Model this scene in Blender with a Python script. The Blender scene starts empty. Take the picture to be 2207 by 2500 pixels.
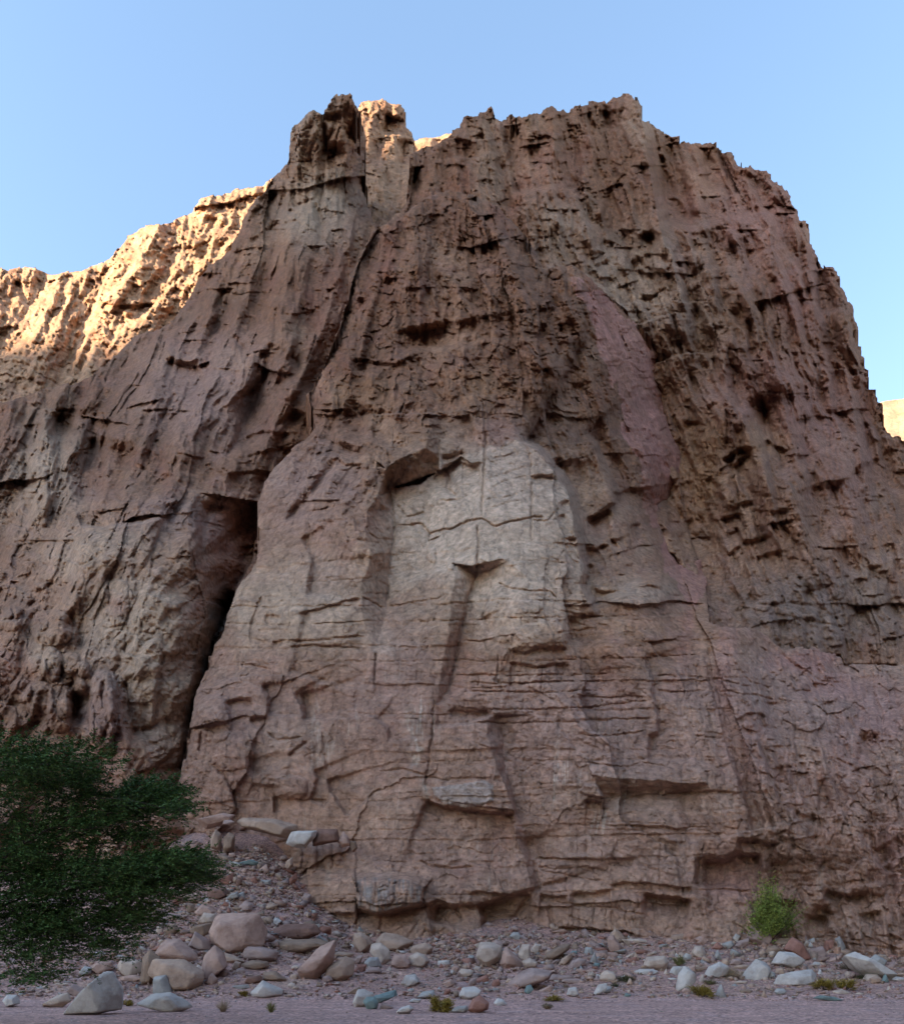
import bpy, bmesh, math, random
import numpy as np
from mathutils import Vector

S = bpy.context.scene
COL = S.collection
rng = np.random.default_rng(7)
F = 1800.0          # focal length in photo pixels (photo is 2207 x 2500)
CX, HZ = 1103.5, 2350.0
EYE = 1.6

# ------------------------------------------------------------------ camera
cam = bpy.data.cameras.new('camera'); camo = bpy.data.objects.new('camera', cam); COL.objects.link(camo)
camo.location = (0, 0, EYE); camo.rotation_euler = (math.radians(90), 0, 0)
cam.sensor_fit = 'HORIZONTAL'; cam.sensor_width = 36; cam.lens = 36*F/2207
cam.shift_y = (HZ-1250)/2207; cam.clip_end = 20000; cam.clip_start = .1
S.camera = camo

# ------------------------------------------------------------------ light
SUN_AZ, SUN_EL = -114.0, 17.0      # azimuth clockwise from +Y, degrees
world = bpy.data.worlds.new('World'); S.world = world; world.use_nodes = True
wn = world.node_tree
bg = wn.nodes['Background']
sky = wn.nodes.new('ShaderNodeTexSky'); sky.sky_type = 'NISHITA'; sky.sun_disc = False
sky.sun_elevation = math.radians(SUN_EL); sky.sun_rotation = math.radians(SUN_AZ)
sky.air_density = 1.15; sky.dust_density = 0.6; sky.ozone_density = 1.0; sky.altitude = 600
wn.links.new(sky.outputs[0], bg.inputs[0]); bg.inputs[1].default_value = 0.15
az, el = math.radians(SUN_AZ), math.radians(SUN_EL)
sd = Vector((math.sin(az)*math.cos(el), math.cos(az)*math.cos(el), math.sin(el)))
sl = bpy.data.lights.new('sun', 'SUN'); sl.energy = 6.0; sl.angle = math.radians(0.53); sl.color = (1, .80, .55)
so = bpy.data.objects.new('sun', sl); COL.objects.link(so)
so.rotation_euler = sd.to_track_quat('Z', 'Y').to_euler()
vs = S.view_settings
vs.view_transform = 'Standard'; vs.look = 'None'; vs.gamma = 1; vs.use_curve_mapping = False
vs.exposure = 1.80
S.cycles.max_bounces = 5; S.cycles.diffuse_bounces = 3

# ------------------------------------------------------------------ numpy noise
def hsh(ix, iy, seed):
    h = (ix.astype(np.int64)*374761393 + iy.astype(np.int64)*668265263 + seed*974634777) & 0xffffffff
    h = ((h ^ (h >> 13))*1274126177) & 0xffffffff
    h = ((h ^ (h >> 16))*2246822519) & 0xffffffff
    return ((h ^ (h >> 15)) & 0xffffff).astype(np.float32)/16777216.0

def vn(x, y, seed=0):
    """gradient noise, about -1..1"""
    xi, yi = np.floor(x), np.floor(y)
    fx, fy = (x-xi).astype(np.float32), (y-yi).astype(np.float32)
    xi = xi.astype(np.int64); yi = yi.astype(np.int64)
    sx = fx*fx*fx*(fx*(fx*6-15)+10); sy = fy*fy*fy*(fy*(fy*6-15)+10)
    def g(a, b, dx, dy):
        t = hsh(a, b, seed)*6.2831853
        return np.cos(t)*dx+np.sin(t)*dy
    n00 = g(xi, yi, fx, fy); n10 = g(xi+1, yi, fx-1, fy)
    n01 = g(xi, yi+1, fx, fy-1); n11 = g(xi+1, yi+1, fx-1, fy-1)
    a = n00+sx*(n10-n00); b = n01+sx*(n11-n01)
    return 1.5*(a+sy*(b-a))

def fbm(x, y, seed=0, octv=4, gain=.5, ridged=False):
    a, s, o = 1.0, 0.0, 0.0
    for i in range(octv):
        n = vn(x*2**i+i*17.3, y*2**i-i*9.1, seed+i*31)
        if ridged: n = 1-2*np.abs(n)
        o = o+a*n; s += a; a *= gain
    return o/s

def facets(x, y, seed, k=1.3, tilt=1.0):
    """max over cells of tilted pyramids: flat faces that meet in hard creases; returns h and the id value of the winner"""
    xi, yi = np.floor(x).astype(np.int64), np.floor(y).astype(np.int64)
    best = np.full(x.shape, -1e9, np.float32); idv = np.zeros(x.shape, np.float32)
    for dx in (-1, 0, 1):
        for dy in (-1, 0, 1):
            cx, cy = xi+dx, yi+dy
            px = (x-(cx+hsh(cx, cy, seed))).astype(np.float32); py = (y-(cy+hsh(cx, cy, seed+1))).astype(np.float32)
            r = hsh(cx, cy, seed+2); th = (hsh(cx, cy, seed+5)-.5)*1.1; ct, st_ = np.cos(th), np.sin(th)
            qx, qy = np.abs(ct*px+st_*py), np.abs(ct*py-st_*px)
            p = r*.5+(hsh(cx, cy, seed+3)-.5)*tilt*px+(hsh(cx, cy, seed+4)-.5)*tilt*py-k*np.maximum(qx*1.15, np.maximum(qy*.8, (qx+qy)*.72))
            m = p > best
            best = np.where(m, p, best); idv = np.where(m, r, idv)
    return best, idv, 0

def cells(x, y, seed, jit=.9):
    xi, yi = np.floor(x).astype(np.int64), np.floor(y).astype(np.int64)
    f1 = np.full(x.shape, 1e9, np.float32); f2 = f1.copy()
    bx = np.zeros(x.shape, np.float32); by = bx.copy(); ida = bx.copy(); idb = bx.copy(); idc = bx.copy()
    for dx in (-1, 0, 1):
        for dy in (-1, 0, 1):
            cx, cy = xi+dx, yi+dy
            px = (x-(cx+.5+jit*(hsh(cx, cy, seed)-.5))).astype(np.float32); py = (y-(cy+.5+jit*(hsh(cx, cy, seed+1)-.5))).astype(np.float32)
            d = np.maximum(np.abs(px), np.abs(py))*.6+.4*np.hypot(px, py)
            m = d < f1
            f2 = np.where(m, f1, np.minimum(f2, d)); f1 = np.where(m, d, f1)
            bx = np.where(m, px, bx); by = np.where(m, py, by)
            ida = np.where(m, hsh(cx, cy, seed+2), ida); idb = np.where(m, hsh(cx, cy, seed+3), idb); idc = np.where(m, hsh(cx, cy, seed+4), idc)
    return f1, f2-f1, bx, by, ida, idb, idc

def sstep(a, b, x):
    t = np.clip((x-a)/(b-a), 0, 1); return t*t*(3-2*t)

# ------------------------------------------------------------------ photo frames (parts of the photograph the notes were read from)
FR = {'p': (0, 0, 1), 'W': (0, 0, 1.2234), 'A': (0, 0, .612), 'B': (1103, 100, .612), '3': (0, 800, .4435), '4': (700, 800, .4435),
      '5': (1400, 800, .4473), '6': (0, 1400, .4435), '7': (700, 1400, .4435), '8': (1400, 1400, .4473), 'a': (0, 1900, .3104),
      'b': (400, 1950, .3104), 'c': (800, 2050, .2772), 'd': (1250, 2050, .2772), 'e': (1700, 2050, .2810), 't': (700, 200, .2217),
      'k': (0, 1700, .3104), 'l': (380, 1950, .2217)}
def fr(f, pts):
    ox, oy, s = FR[f]
    return [(ox+x*s, oy+y*s) for x, y in pts]

def P(u, v, D):
    return np.stack([(u-CX)/F*D, D, EYE+(HZ-v)/F*D], -1)

def seg_dist(U, V, pts, closed=False):
    """distance to polyline, side (positive = right hand when walking along it with y down the picture), position along 0..1"""
    n = len(pts); L = [0.]
    idx = range(n if closed else n-1)
    for i in idx:
        a, b = pts[i], pts[(i+1) % n]; L.append(L[-1]+math.hypot(b[0]-a[0], b[1]-a[1]))
    best = np.full(U.shape, 1e9, np.float32); side = np.zeros(U.shape, np.float32); pos = side.copy()
    for i in idx:
        a, b = pts[i], pts[(i+1) % n]
        tx, ty = b[0]-a[0], b[1]-a[1]; l = max(math.hypot(tx, ty), 1e-6); tx /= l; ty /= l
        px, py = U-a[0], V-a[1]
        t = np.clip(px*tx+py*ty, 0, l)
        d = np.hypot(px-t*tx, py-t*ty)
        m = d < best
        best = np.where(m, d, best); side = np.where(m, ty*px-tx*py, side); pos = np.where(m, (L[i]+t)/L[-1], pos)
    return best, side, pos

def inpoly(U, V, pts):
    c = np.zeros(U.shape, bool); n = len(pts)
    for i in range(n):
        x1, y1 = pts[i]; x2, y2 = pts[(i+1) % n]
        if y1 == y2: continue
        m = ((y1 > V) != (y2 > V)) & (U < (x2-x1)*(V-y1)/(y2-y1)+x1)
        c ^= m
    return c

def window(U, V, pts, pad):
    xs = [p[0] for p in pts]; ys = [p[1] for p in pts]
    u0, v0 = U[0, 0], V[0, 0]; st = U[0, 1]-U[0, 0]
    i0 = max(0, int((min(ys)-pad-v0)/st)); i1 = min(U.shape[0], int((max(ys)+pad-v0)/st)+1)
    j0 = max(0, int((min(xs)-pad-u0)/st)); j1 = min(U.shape[1], int((max(xs)+pad-u0)/st)+1)
    return (slice(i0, i1), slice(j0, j1)) if i1 > i0 and j1 > j0 else None

STEP_GAIN = 2.5
def op_step(h, U, V, WU, WV, f, pts, width, drop, L):
    pts = fr(f, pts); w = window(U, V, pts, width+4*L)
    if w is None: return
    d, s, p = seg_dist(WU[w], WV[w], pts)
    tot = sum(math.hypot(pts[i+1][0]-pts[i][0], pts[i+1][1]-pts[i][1]) for i in range(len(pts)-1))
    te = max(.06, min(.35, width*1.2/tot))
    tap = sstep(0, te, p)*sstep(0, te, 1-p)*.85+.15
    endd = ((p < 1e-4) | (p > 1-1e-4))
    lat = np.where(endd, np.sqrt(np.maximum(d*d-s*s, 0)), 0)
    tap = tap*np.exp(-lat/(width*.7+6))
    dd = np.where(s > 0, np.where(endd, np.abs(s), d), 0)
    g = STEP_GAIN if drop > 20 else .5+.5*STEP_GAIN
    h[w] -= g*drop*tap*np.clip(dd/width, 0, 1)*np.exp(-np.maximum(dd-width, 0)/(L*1.35))

def op_groove(h, U, V, WU, WV, f, pts, width, depth):
    pts = fr(f, pts); w = window(U, V, pts, width*3)
    if w is None: return
    d, s, p = seg_dist(WU[w], WV[w], pts)
    tap = sstep(0, .12, p)*sstep(0, .12, 1-p)*.7+.3
    depth *= min(1, sum(math.hypot(pts[i+1][0]-pts[i][0], pts[i+1][1]-pts[i][1]) for i in range(len(pts)-1))/(width*9))
    h[w] -= depth*tap*np.exp(-(d/(width*tap))**2)

def op_plate(h, U, V, WU, WV, f, pts, rais, edge, gx=0, gy=0):
    pts = fr(f, pts); w = window(U, V, pts, edge*2+4)
    if w is None: return
    u, v = WU[w], WV[w]
    d, s, p = seg_dist(u, v, pts, True)
    ins = inpoly(u, v, pts)
    sdv = np.where(ins, d, -d)
    cx = sum(q[0] for q in pts)/len(pts); cy = sum(q[1] for q in pts)/len(pts)
    m = sstep(-edge*.3, edge, sdv)
    h[w] += m*(rais+gx*(u-cx)+gy*(v-cy))

def op_bump(h, U, V, WU, WV, f, c, r, rais, pw=2.2):
    (cx, cy), = fr(f, [c]); rx, ry = r[0]*FR[f][2], r[1]*FR[f][2]
    w = window(U, V, [(cx-rx, cy-ry), (cx+rx, cy+ry)], 2)
    if w is None: return
    q = np.abs((WU[w]-cx)/rx)**pw+np.abs((WV[w]-cy)/ry)**pw
    h[w] += (1.45 if f == '6' else 1)*rais*np.sqrt(np.clip(1-q, 0, 1))

def op_strip(h, U, V, WU, WV, cols):
    """flat faces between polylines: cols = [(frame, [(x, y, height), ...]), ...], all of one length"""
    cs = [[(*fr(f, [(x, y)])[0], z) for x, y, z in pts] for f, pts in cols]
    add = np.zeros(U.shape); done = np.zeros(U.shape, bool)
    for A, B in zip(cs[:-1], cs[1:]):
        for i in range(len(A)-1):
            for t in ((A[i], A[i+1], B[i]), (B[i], A[i+1], B[i+1])):
                w = window(U, V, [(p[0], p[1]) for p in t], 8)
                if w is None: continue
                u, v = WU2[0][w], WU2[1][w]
                (x1, y1, z1), (x2, y2, z2), (x3, y3, z3) = t
                d = (y2-y3)*(x1-x3)+(x3-x2)*(y1-y3)
                if abs(d) < 1e-6: continue
                a = ((y2-y3)*(u-x3)+(x3-x2)*(v-y3))/d; b = ((y3-y1)*(u-x3)+(x1-x3)*(v-y3))/d; c = 1-a-b
                m = (a >= -1e-6) & (b >= -1e-6) & (c >= -1e-6) & ~done[w]
                add[w] = np.where(m, a*z1+b*z2+c*z3, add[w]); done[w] |= m
    h += add
WU2 = [None, None]

def rbf(pts, U, V):
    pts = np.array(pts, float); X = pts[:, :2]/1000; z = pts[:, 2]; n = len(X)
    R = np.hypot(X[:, None, 0]-X[None, :, 0], X[:, None, 1]-X[None, :, 1])
    A = np.zeros((n+3, n+3)); A[:n, :n] = R; A[:n, n] = 1; A[:n, n+1:] = X; A[n, :n] = 1; A[n+1:, :n] = X.T
    w = np.linalg.solve(A, np.r_[z, 0, 0, 0])
    st = 6                                      # solved on a coarse grid, then blended up
    Uc, Vc = U[::st, ::st]/1000, V[::st, ::st]/1000
    o = w[n]+w[n+1]*Uc+w[n+2]*Vc
    for i in range(n): o = o+w[i]*np.sqrt((Uc-X[i, 0])**2+(Vc-X[i, 1])**2+1e-3)
    ri = np.minimum(np.arange(U.shape[0])/st, o.shape[0]-1.001); ci = np.minimum(np.arange(U.shape[1])/st, o.shape[1]-1.001)
    r0 = ri.astype(int); c0 = ci.astype(int); a = (ri-r0)[:, None]; b = (ci-c0)[None]
    return ((1-a)*(1-b)*o[r0][:, c0]+(1-a)*b*o[r0][:, c0+1]+a*(1-b)*o[r0+1][:, c0]+a*b*o[r0+1][:, c0+1])

WARP = {}
def blobs(U, V, lst, soft=1.0):
    """soft mask from ellipses (u, v, ru, rv, weight)"""
    m = np.zeros(U.shape, np.float32)
    if U.size > 100:
        key = (U.shape, float(U[0, 0]), float(V[0, 0]))
        if key not in WARP: WARP[key] = (38*fbm(U/95, V/95, 77, 4), 38*fbm(U/95+30, V/95, 78, 4))
        a, b = WARP[key]; lim = 1.0; U = U+a; V = V+b
    for u, v, ru, rv, w in lst:
        m = np.maximum(m, w*np.exp(-(((U-u)/ru)**2+((V-v)/rv)**2)**soft))
    return m

# ------------------------------------------------------------------ rock relief, all lengths in photo pixels
def beds(w, u, seed, tmin, tmax, jmin, jmax, v0=0, v1=2600):
    """coursed strata: bed and joint indices, distances to their edges"""
    r = np.random.default_rng(seed)
    e = [v0-200.]
    while e[-1] < v1+300: e.append(e[-1]+tmin+(tmax-tmin)*r.random()**1.8)
    e = np.array(e); bi = np.clip(np.searchsorted(e, w.ravel())-1, 0, len(e)-2).reshape(w.shape)
    top, bot = w-e[bi], e[bi+1]-w
    jn = (jmin+(jmax-jmin)*r.random(len(e)))[bi]; jo = (r.random(len(e))*500)[bi]
    q = (u+jo)/jn; q = q+.33*np.sin(q*2.1+bi*1.7)        # uneven joints
    ji = np.floor(q).astype(np.int64); jd = np.minimum(q-ji, 1-(q-ji))*jn
    return bi, ji, top, bot, jd

def relief(U, V, A, seed):
    """A: dict of masks (arrays or numbers): lump, flute, bed, block, rough"""
    w1 = fbm(U/160, V/160, seed+5, 3); w2 = fbm(U/160+40, V/160, seed+6, 3)
    wa = fbm(U/26, V/26, seed+15, 2); wb = fbm(U/26+40, V/26, seed+16, 2)
    fan = np.interp(U, [0, 350, 900, 1250, 1650, 2200], [.42, .40, .12, -.12, -.34, -.26])*(V-700)
    u0 = U+22*w1+2.5*wa; v = V+22*w2+2.5*wb
    u = u0+fan                                   # joints fan out from the summit
    tone = np.zeros(U.shape, np.float32)
    h = 22*fbm(U/260, V/260, seed+9, 3)*A['lump']
    # big planes meeting in creases (valleys) and in edges (ribs)
    tl = A.get('tall', 1.9)
    for sc, am in ((230, 150), (104, 76), (46, 42.), (20, 16.), (9, 5.2)):
        tl = 3.2 if sc > 60 else 2.2
        f, idv, _ = facets((u+.1*v)/sc, v/(sc*tl), seed+sc, 1.2, 2.0); fi = A.get('fine', 1.) if sc < 50 else 1.; h += am*.8*f*A['lump']*fi; tone += (idv-.5)*.26
        f, idv, _ = facets((u-.1*v)/(sc*.8), (v+.18*u0)/(sc*.8*tl), seed+sc+7, 1.2, 2.1); h -= am*.75*f*A['lump']*fi; tone += (idv-.5)*.2
    # vertical ribs
    fl = A['flute']
    f, idv, g = facets(u/34, v/170, seed+71, 1.3, 2.0); h += 26*f*fl
    f, idv, g = facets(u/22+7, v/120, seed+74, 1.3, 2.0); h -= 16*f*fl
    f, idv, g = facets(u/12, v/50, seed+72, 1.3, 2.2); h += 8.5*f*fl; tone += (idv-.5)*.4*fl
    # broken blocks
    bk = A['block']
    for sc, am in ((46, 12.), (21, 6.), (10, 2.6)):
        f1, gap, bx, by, a, b, c = cells((u0*.94+v*.34)/sc, (v*.94-u0*.34)/(sc*.62), seed+90+int(sc))
        o = (a-.5)*am*1.5+am*1.7*((b-.5)*bx+(c-.7)*by)
        h += bk*(o-am*.16*np.exp(-(gap/.08)**2)); tone += (a-.5)*.3*bk
    # bedding
    bd = A['bed']; slope = A.get('slope', 0.)
    wv = V+slope*U+14*fbm(U/330, V/120, seed+40, 3)+3.0*vn(U/34, V/20, seed+41)
    wu = U+.08*V+5*vn(U/50, V/30, seed+44)
    for k, (t0, t1, j0, j1, am) in enumerate(((26, 120, 70, 380, 5.6), (9, 40, 30, 160, 2.3))):
        bi, ji, top, bot, jd = beds(wv+k*13, wu, seed+50+k, t0, t1, j0, j1)
        hb = (hsh(bi, bi*0, seed+55+k)-.5)*am*1.3+(hsh(bi, ji, seed+57+k)-.5)*am*.9
        vis = sstep(-.35, .25, fbm(U/120, V/26, seed+60+k, 2)+.15)
        prof = -am*1.0*np.exp(-(bot/2.3)**2)*vis-am*.35*np.exp(-(top/(t0*.4+2))**2)
        vis2 = sstep(-.1, .45, fbm(U/60, V/60, seed+63+k, 2))
        prof = prof-am*.7*np.exp(-(jd/1.9)**2)*vis2
        h += bd*(hb+prof); tone += bd*(hsh(bi, ji, seed+59+k)-.5)*.45
    # fine breakage
    r = A['rough']
    f, idv, g = facets(u0/7.5, v/8, seed+84, 1.2, 2.2); h += r*3.6*f
    h += r*(.9*fbm(u0/15, v/17, seed+80, 3, ridged=True)+.8*fbm(U/5.5, V/6, seed+81, 2))
    # scattered pits and cracks
    cr = 1-sstep(.0, .05, np.abs(vn(u/60+9, v/130, seed+85)+.25*vn(u0/20, v/20, seed+86)))
    h -= A.get('crack', 1.)*cr*6*sstep(.0, .5, vn(U/110, V/110, seed+87))
    pit = sstep(.42, .62, vn(u0/24, v/17, seed+88)); h -= A.get('pit', 0.)*pit*6
    return h, tone

def mixc(c, col, m):
    m = m[..., None]; return c*(1-m)+np.array(col, np.float32)*m

MATS = {}
def rock_material(name, bump=.5, scale=1.0, rough=.92):
    m = bpy.data.materials.new(name); m.use_nodes = True; nt = m.node_tree; N, L = nt.nodes, nt.links
    b = N['Principled BSDF']; b.inputs['Roughness'].default_value = rough
    b.inputs['Specular IOR Level'].default_value = .18
    at = N.new('ShaderNodeAttribute'); at.attribute_name = 'Col'
    tc = N.new('ShaderNodeTexCoord')
    n1 = N.new('ShaderNodeTexNoise'); n1.inputs['Scale'].default_value = 2.2*scale; n1.inputs['Detail'].default_value = 9; n1.inputs['Roughness'].default_value = .68
    n2 = N.new('ShaderNodeTexNoise'); n2.inputs['Scale'].default_value = .45*scale; n2.inputs['Detail'].default_value = 6; n2.inputs['Roughness'].default_value = .6
    L.new(tc.outputs['Object'], n1.inputs['Vector']); L.new(tc.outputs['Object'], n2.inputs['Vector'])
    mr = N.new('ShaderNodeMapRange'); mr.inputs[1].default_value = .3; mr.inputs[2].default_value = .7; mr.inputs[3].default_value = .6; mr.inputs[4].default_value = 1.38
    L.new(n1.outputs[0], mr.inputs[0])
    mr2 = N.new('ShaderNodeMapRange'); mr2.inputs[1].default_value = .3; mr2.inputs[2].default_value = .7; mr2.inputs[3].default_value = .86; mr2.inputs[4].default_value = 1.14
    L.new(n2.outputs[0], mr2.inputs[0])
    mu = N.new('ShaderNodeMath'); mu.operation = 'MULTIPLY'; L.new(mr.outputs[0], mu.inputs[0]); L.new(mr2.outputs[0], mu.inputs[1])
    vm = N.new('ShaderNodeVectorMath'); vm.operation = 'SCALE'; L.new(at.outputs['Color'], vm.inputs[0]); L.new(mu.outputs[0], vm.inputs['Scale'])
    L.new(vm.outputs[0], b.inputs['Base Color'])
    bp = N.new('ShaderNodeBump'); bp.inputs['Strength'].default_value = bump; bp.inputs['Distance'].default_value = .2/scale
    n3 = N.new('ShaderNodeTexNoise'); n3.inputs['Scale'].default_value = 4.5*scale; n3.inputs['Detail'].default_value = 8; n3.inputs['Roughness'].default_value = .7
    L.new(tc.outputs['Object'], n3.inputs['Vector']); mpv = N.new('ShaderNodeMapping'); mpv.inputs['Scale'].default_value = (1, 1, .55); L.new(tc.outputs['Object'], mpv.inputs['Vector'])
    wv = N.new('ShaderNodeVectorMath'); wv.operation = 'MULTIPLY_ADD'; wv.inputs[1].default_value = (.9/scale,)*3; L.new(n1.outputs['Color'], wv.inputs[0]); L.new(mpv.outputs[0], wv.inputs[2])
    vo = N.new('ShaderNodeTexVoronoi'); vo.feature = 'DISTANCE_TO_EDGE'; vo.inputs['Scale'].default_value = .62*scale; L.new(wv.outputs[0], vo.inputs['Vector'])
    vr = N.new('ShaderNodeMapRange'); vr.inputs[1].default_value = 0; vr.inputs[2].default_value = .09; vr.inputs[3].default_value = -.4; vr.inputs[4].default_value = 0; L.new(vo.outputs['Distance'], vr.inputs[0])
    ad = N.new('ShaderNodeMath'); ad.operation = 'ADD'; L.new(n3.outputs[0], ad.inputs[0]); L.new(vr.outputs[0], ad.inputs[1])
    L.new(ad.outputs[0], bp.inputs['Height']); L.new(bp.outputs[0], b.inputs['Normal'])
    MATS[name] = m
    return m
rock_near = rock_material('cliff rock', .9, 1.0)
rock_far = rock_material('far rock', .8, .45)

def grid_mesh(name, X, keep, C, mat, skirt=None):
    """X (n,m,3), keep (n-1,m-1) faces"""
    n, m = X.shape[:2]
    idx = np.arange(n*m).reshape(n, m)
    q = np.stack([idx[:-1, :-1], idx[1:, :-1], idx[1:, 1:], idx[:-1, 1:]], -1)[keep]
    used = np.zeros(n*m, bool); used[q.ravel()] = True
    rem = np.cumsum(used)-1
    q = rem[q]; co = X.reshape(-1, 3)[used]; cc = C.reshape(-1, 3)[used]
    if skirt is not None:                       # close the rock behind its outline
        e = np.concatenate([q[:, [0, 1]], q[:, [1, 2]], q[:, [2, 3]], q[:, [3, 0]]])
        key = np.sort(e, 1); kk = key[:, 0].astype(np.int64)*len(co)+key[:, 1]
        _, first, cnt = np.unique(kk, return_index=True, return_counts=True)
        be = e[first[cnt == 1]]
        bv = np.unique(be); mp = np.full(len(co), -1); mp[bv] = len(co)+np.arange(len(bv))
        back = np.stack([co[bv, 0]/co[bv, 1]*skirt[1], np.full(len(bv), float(skirt[1])), np.full(len(bv), float(skirt[2]))], -1)
        co = np.concatenate([co, co[bv]+back]); cc = np.concatenate([cc, cc[bv]])
        q = np.concatenate([q, np.stack([be[:, 1], be[:, 0], mp[be[:, 0]], mp[be[:, 1]]], -1)])
    me = bpy.data.meshes.new(name)
    me.vertices.add(len(co)); me.vertices.foreach_set('co', co.astype(np.float32).ravel())
    me.loops.add(q.size); me.loops.foreach_set('vertex_index', q.astype(np.int32).ravel())
    me.polygons.add(len(q)); me.polygons.foreach_set('loop_start', np.arange(0, q.size, 4, dtype=np.int32))
    me.update(calc_edges=True)
    a = me.color_attributes.new('Col', 'FLOAT_COLOR', 'POINT')
    a.data.foreach_set('color', np.concatenate([np.clip(cc, .01, .9), np.ones((len(cc), 1))], 1).astype(np.float32).ravel())
    me.materials.append(mat)
    o = bpy.data.objects.new(name, me); COL.objects.link(o)
    return o

def layer(name, box, step, dpts, sil, relf, ops, colf, mat, jag=5, curl=(14, 1.0), seed=0, skirt=(0, 14, -4)):
    u0, u1, v0, v1 = box
    U, V = np.meshgrid(np.arange(u0, u1, step), np.arange(v0, v1, step))
    D0 = rbf(dpts, U, V)
    A = relf(U, V); h, tone = relief(U, V, A, seed)
    h = h.astype(np.float64)
    # hand-read features, on slightly wobbling coordinates so that no line is ruler straight
    WU = U+5*fbm(U/38, V/38, seed+300, 3)+1.6*vn(U/7, V/7, seed+301); WV = V+5*fbm(U/38, V/38, seed+310, 3)+1.6*vn(U/7, V/7, seed+311)
    hm = np.zeros(U.shape)
    WU2[0] = U+3.2*fbm(U/30, V/30, seed+320, 3); WU2[1] = V+3.2*fbm(U/30, V/30, seed+321, 3)
    for o in ops:
        dict(step=op_step, groove=op_groove, plate=op_plate, bump=op_bump, strip=op_strip)[o[0]](hm, U, V, WU, WV, *o[1:])
    h = h+hm
    sil = fr(*sil) if isinstance(sil, tuple) else sil
    d, s, p = seg_dist(U, V, sil, True)
    sdv = np.where(inpoly(U, V, sil), d, -d)
    jn = jag*(1.0*fbm(U/26, V/40, seed+200, 2)+.75*(cells(U/19+.25*V/19, V/34, seed+210)[4]-.5)*1.8+.35*vn(U/8, V/10, seed+220))
    sdv = sdv+jn
    e = np.clip(1-sdv/curl[0], 0, 1)
    h = h-curl[0]*curl[1]*(1-np.sqrt(np.clip(1-e*e*.97, 0, 1)))
    gy, gx = np.gradient(sdv, step); gn = np.hypot(gx, gy)+1e-6
    outside = sdv < 0
    mv = np.where(outside, np.clip(-sdv, 0, step*1.6), 0)
    D = D0*(1-h/F)
    X = P(U+mv*gx/gn, V+mv*gy/gn, D)
    ins = ~outside
    keep = ins[:-1, :-1] | ins[1:, :-1] | ins[1:, 1:] | ins[:-1, 1:]
    C = colf(U, V, tone, h, A)
    o = grid_mesh(name, X, keep, C, mat, skirt)
    o['kind'] = 'structure'
    return o
#==PART2==
# ------------------------------------------------------------------ the cliff masses
BROWN, TAN, MAUVE = (.40, .24, .16), (.54, .385, .275), (.44, .28, .23)
RED, OCHRE, GREY, DARK, WHITE = (.42, .175, .13), (.42, .23, .115), (.38, .29, .215), (.20, .13, .10), (.62, .51, .42)

def base_colour(U, V, tone, h, base, seed):
    c = np.ones(U.shape+(3,), np.float32)*np.array(base, np.float32)
    n = fbm(U/170, V/130, seed+400, 4); n2 = fbm(U/50, V/45, seed+401, 3); n3 = fbm(U/90+5, V/200, seed+402, 3)
    c = mixc(c, TAN, .55*sstep(-.05, .55, n)); c = mixc(c, MAUVE, .5*sstep(.0, .5, n2))
    c = mixc(c, RED, .35*sstep(.1, .6, n3)); c = mixc(c, OCHRE, .35*sstep(.15, .6, fbm(U/40, V/25, seed+403, 3)))
    c = mixc(c, GREY, .4*sstep(.1, .6, fbm(U/70, V/70, seed+404, 3)))
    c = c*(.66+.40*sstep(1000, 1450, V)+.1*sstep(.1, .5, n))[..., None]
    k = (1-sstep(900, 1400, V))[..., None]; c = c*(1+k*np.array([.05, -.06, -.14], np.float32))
    return .72*np.array([1.07, .955, .90], np.float32)*c*(1+.36*np.clip(tone, -.9, .9)+.10*vn(U/9, V/7, seed+405))[..., None]

def streaks(U, V, seed, dens=.35):
    """mineral and varnish runs down the wall"""
    q = U+.06*V+6*vn(U/60, V/90, seed)
    return sstep(dens, dens+.3, vn(q/7, V/130, seed+1)+.5*vn(q/3.2, V/60, seed+2))*sstep(-.2, .5, vn(U/90, V/110, seed+3))

# --- cliff: the central dome, the pale slab and the whole lower wall
F_SIL = [(906, 569), (930, 554), (979, 530), (1010, 500), (1060, 470), (1101, 463), (1150, 475), (1213, 504), (1256, 547), (1293, 590),
         (1329, 657), (1365, 648), (1397, 645), (1433, 669), (1482, 718), (1531, 761), (1586, 822), (1623, 871), (1654, 914), (1644, 930),
         (1637, 979), (1650, 1068), (1686, 1158), (1691, 1247), (1722, 1417), (1731, 1520), (1780, 1535), (1847, 1534), (1914, 1588),
         (1980, 1580), (2053, 1606), (2062, 1622), (2300, 1628), (2420, 1630), (2420, 2450), (330, 2450), (385, 2110), (412, 2034), (426, 1937),
         (444, 1883), (461, 1821), (466, 1755), (475, 1702), (501, 1653), (523, 1577), (550, 1533), (561, 1489), (577, 1443), (612, 1394),
         (634, 1350), (632, 1288), (630, 1226), (643, 1177), (683, 1124), (732, 1084), (772, 1040), (752, 966), (795, 881), (820, 814),
         (850, 734), (854, 673), (875, 630)]
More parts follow.
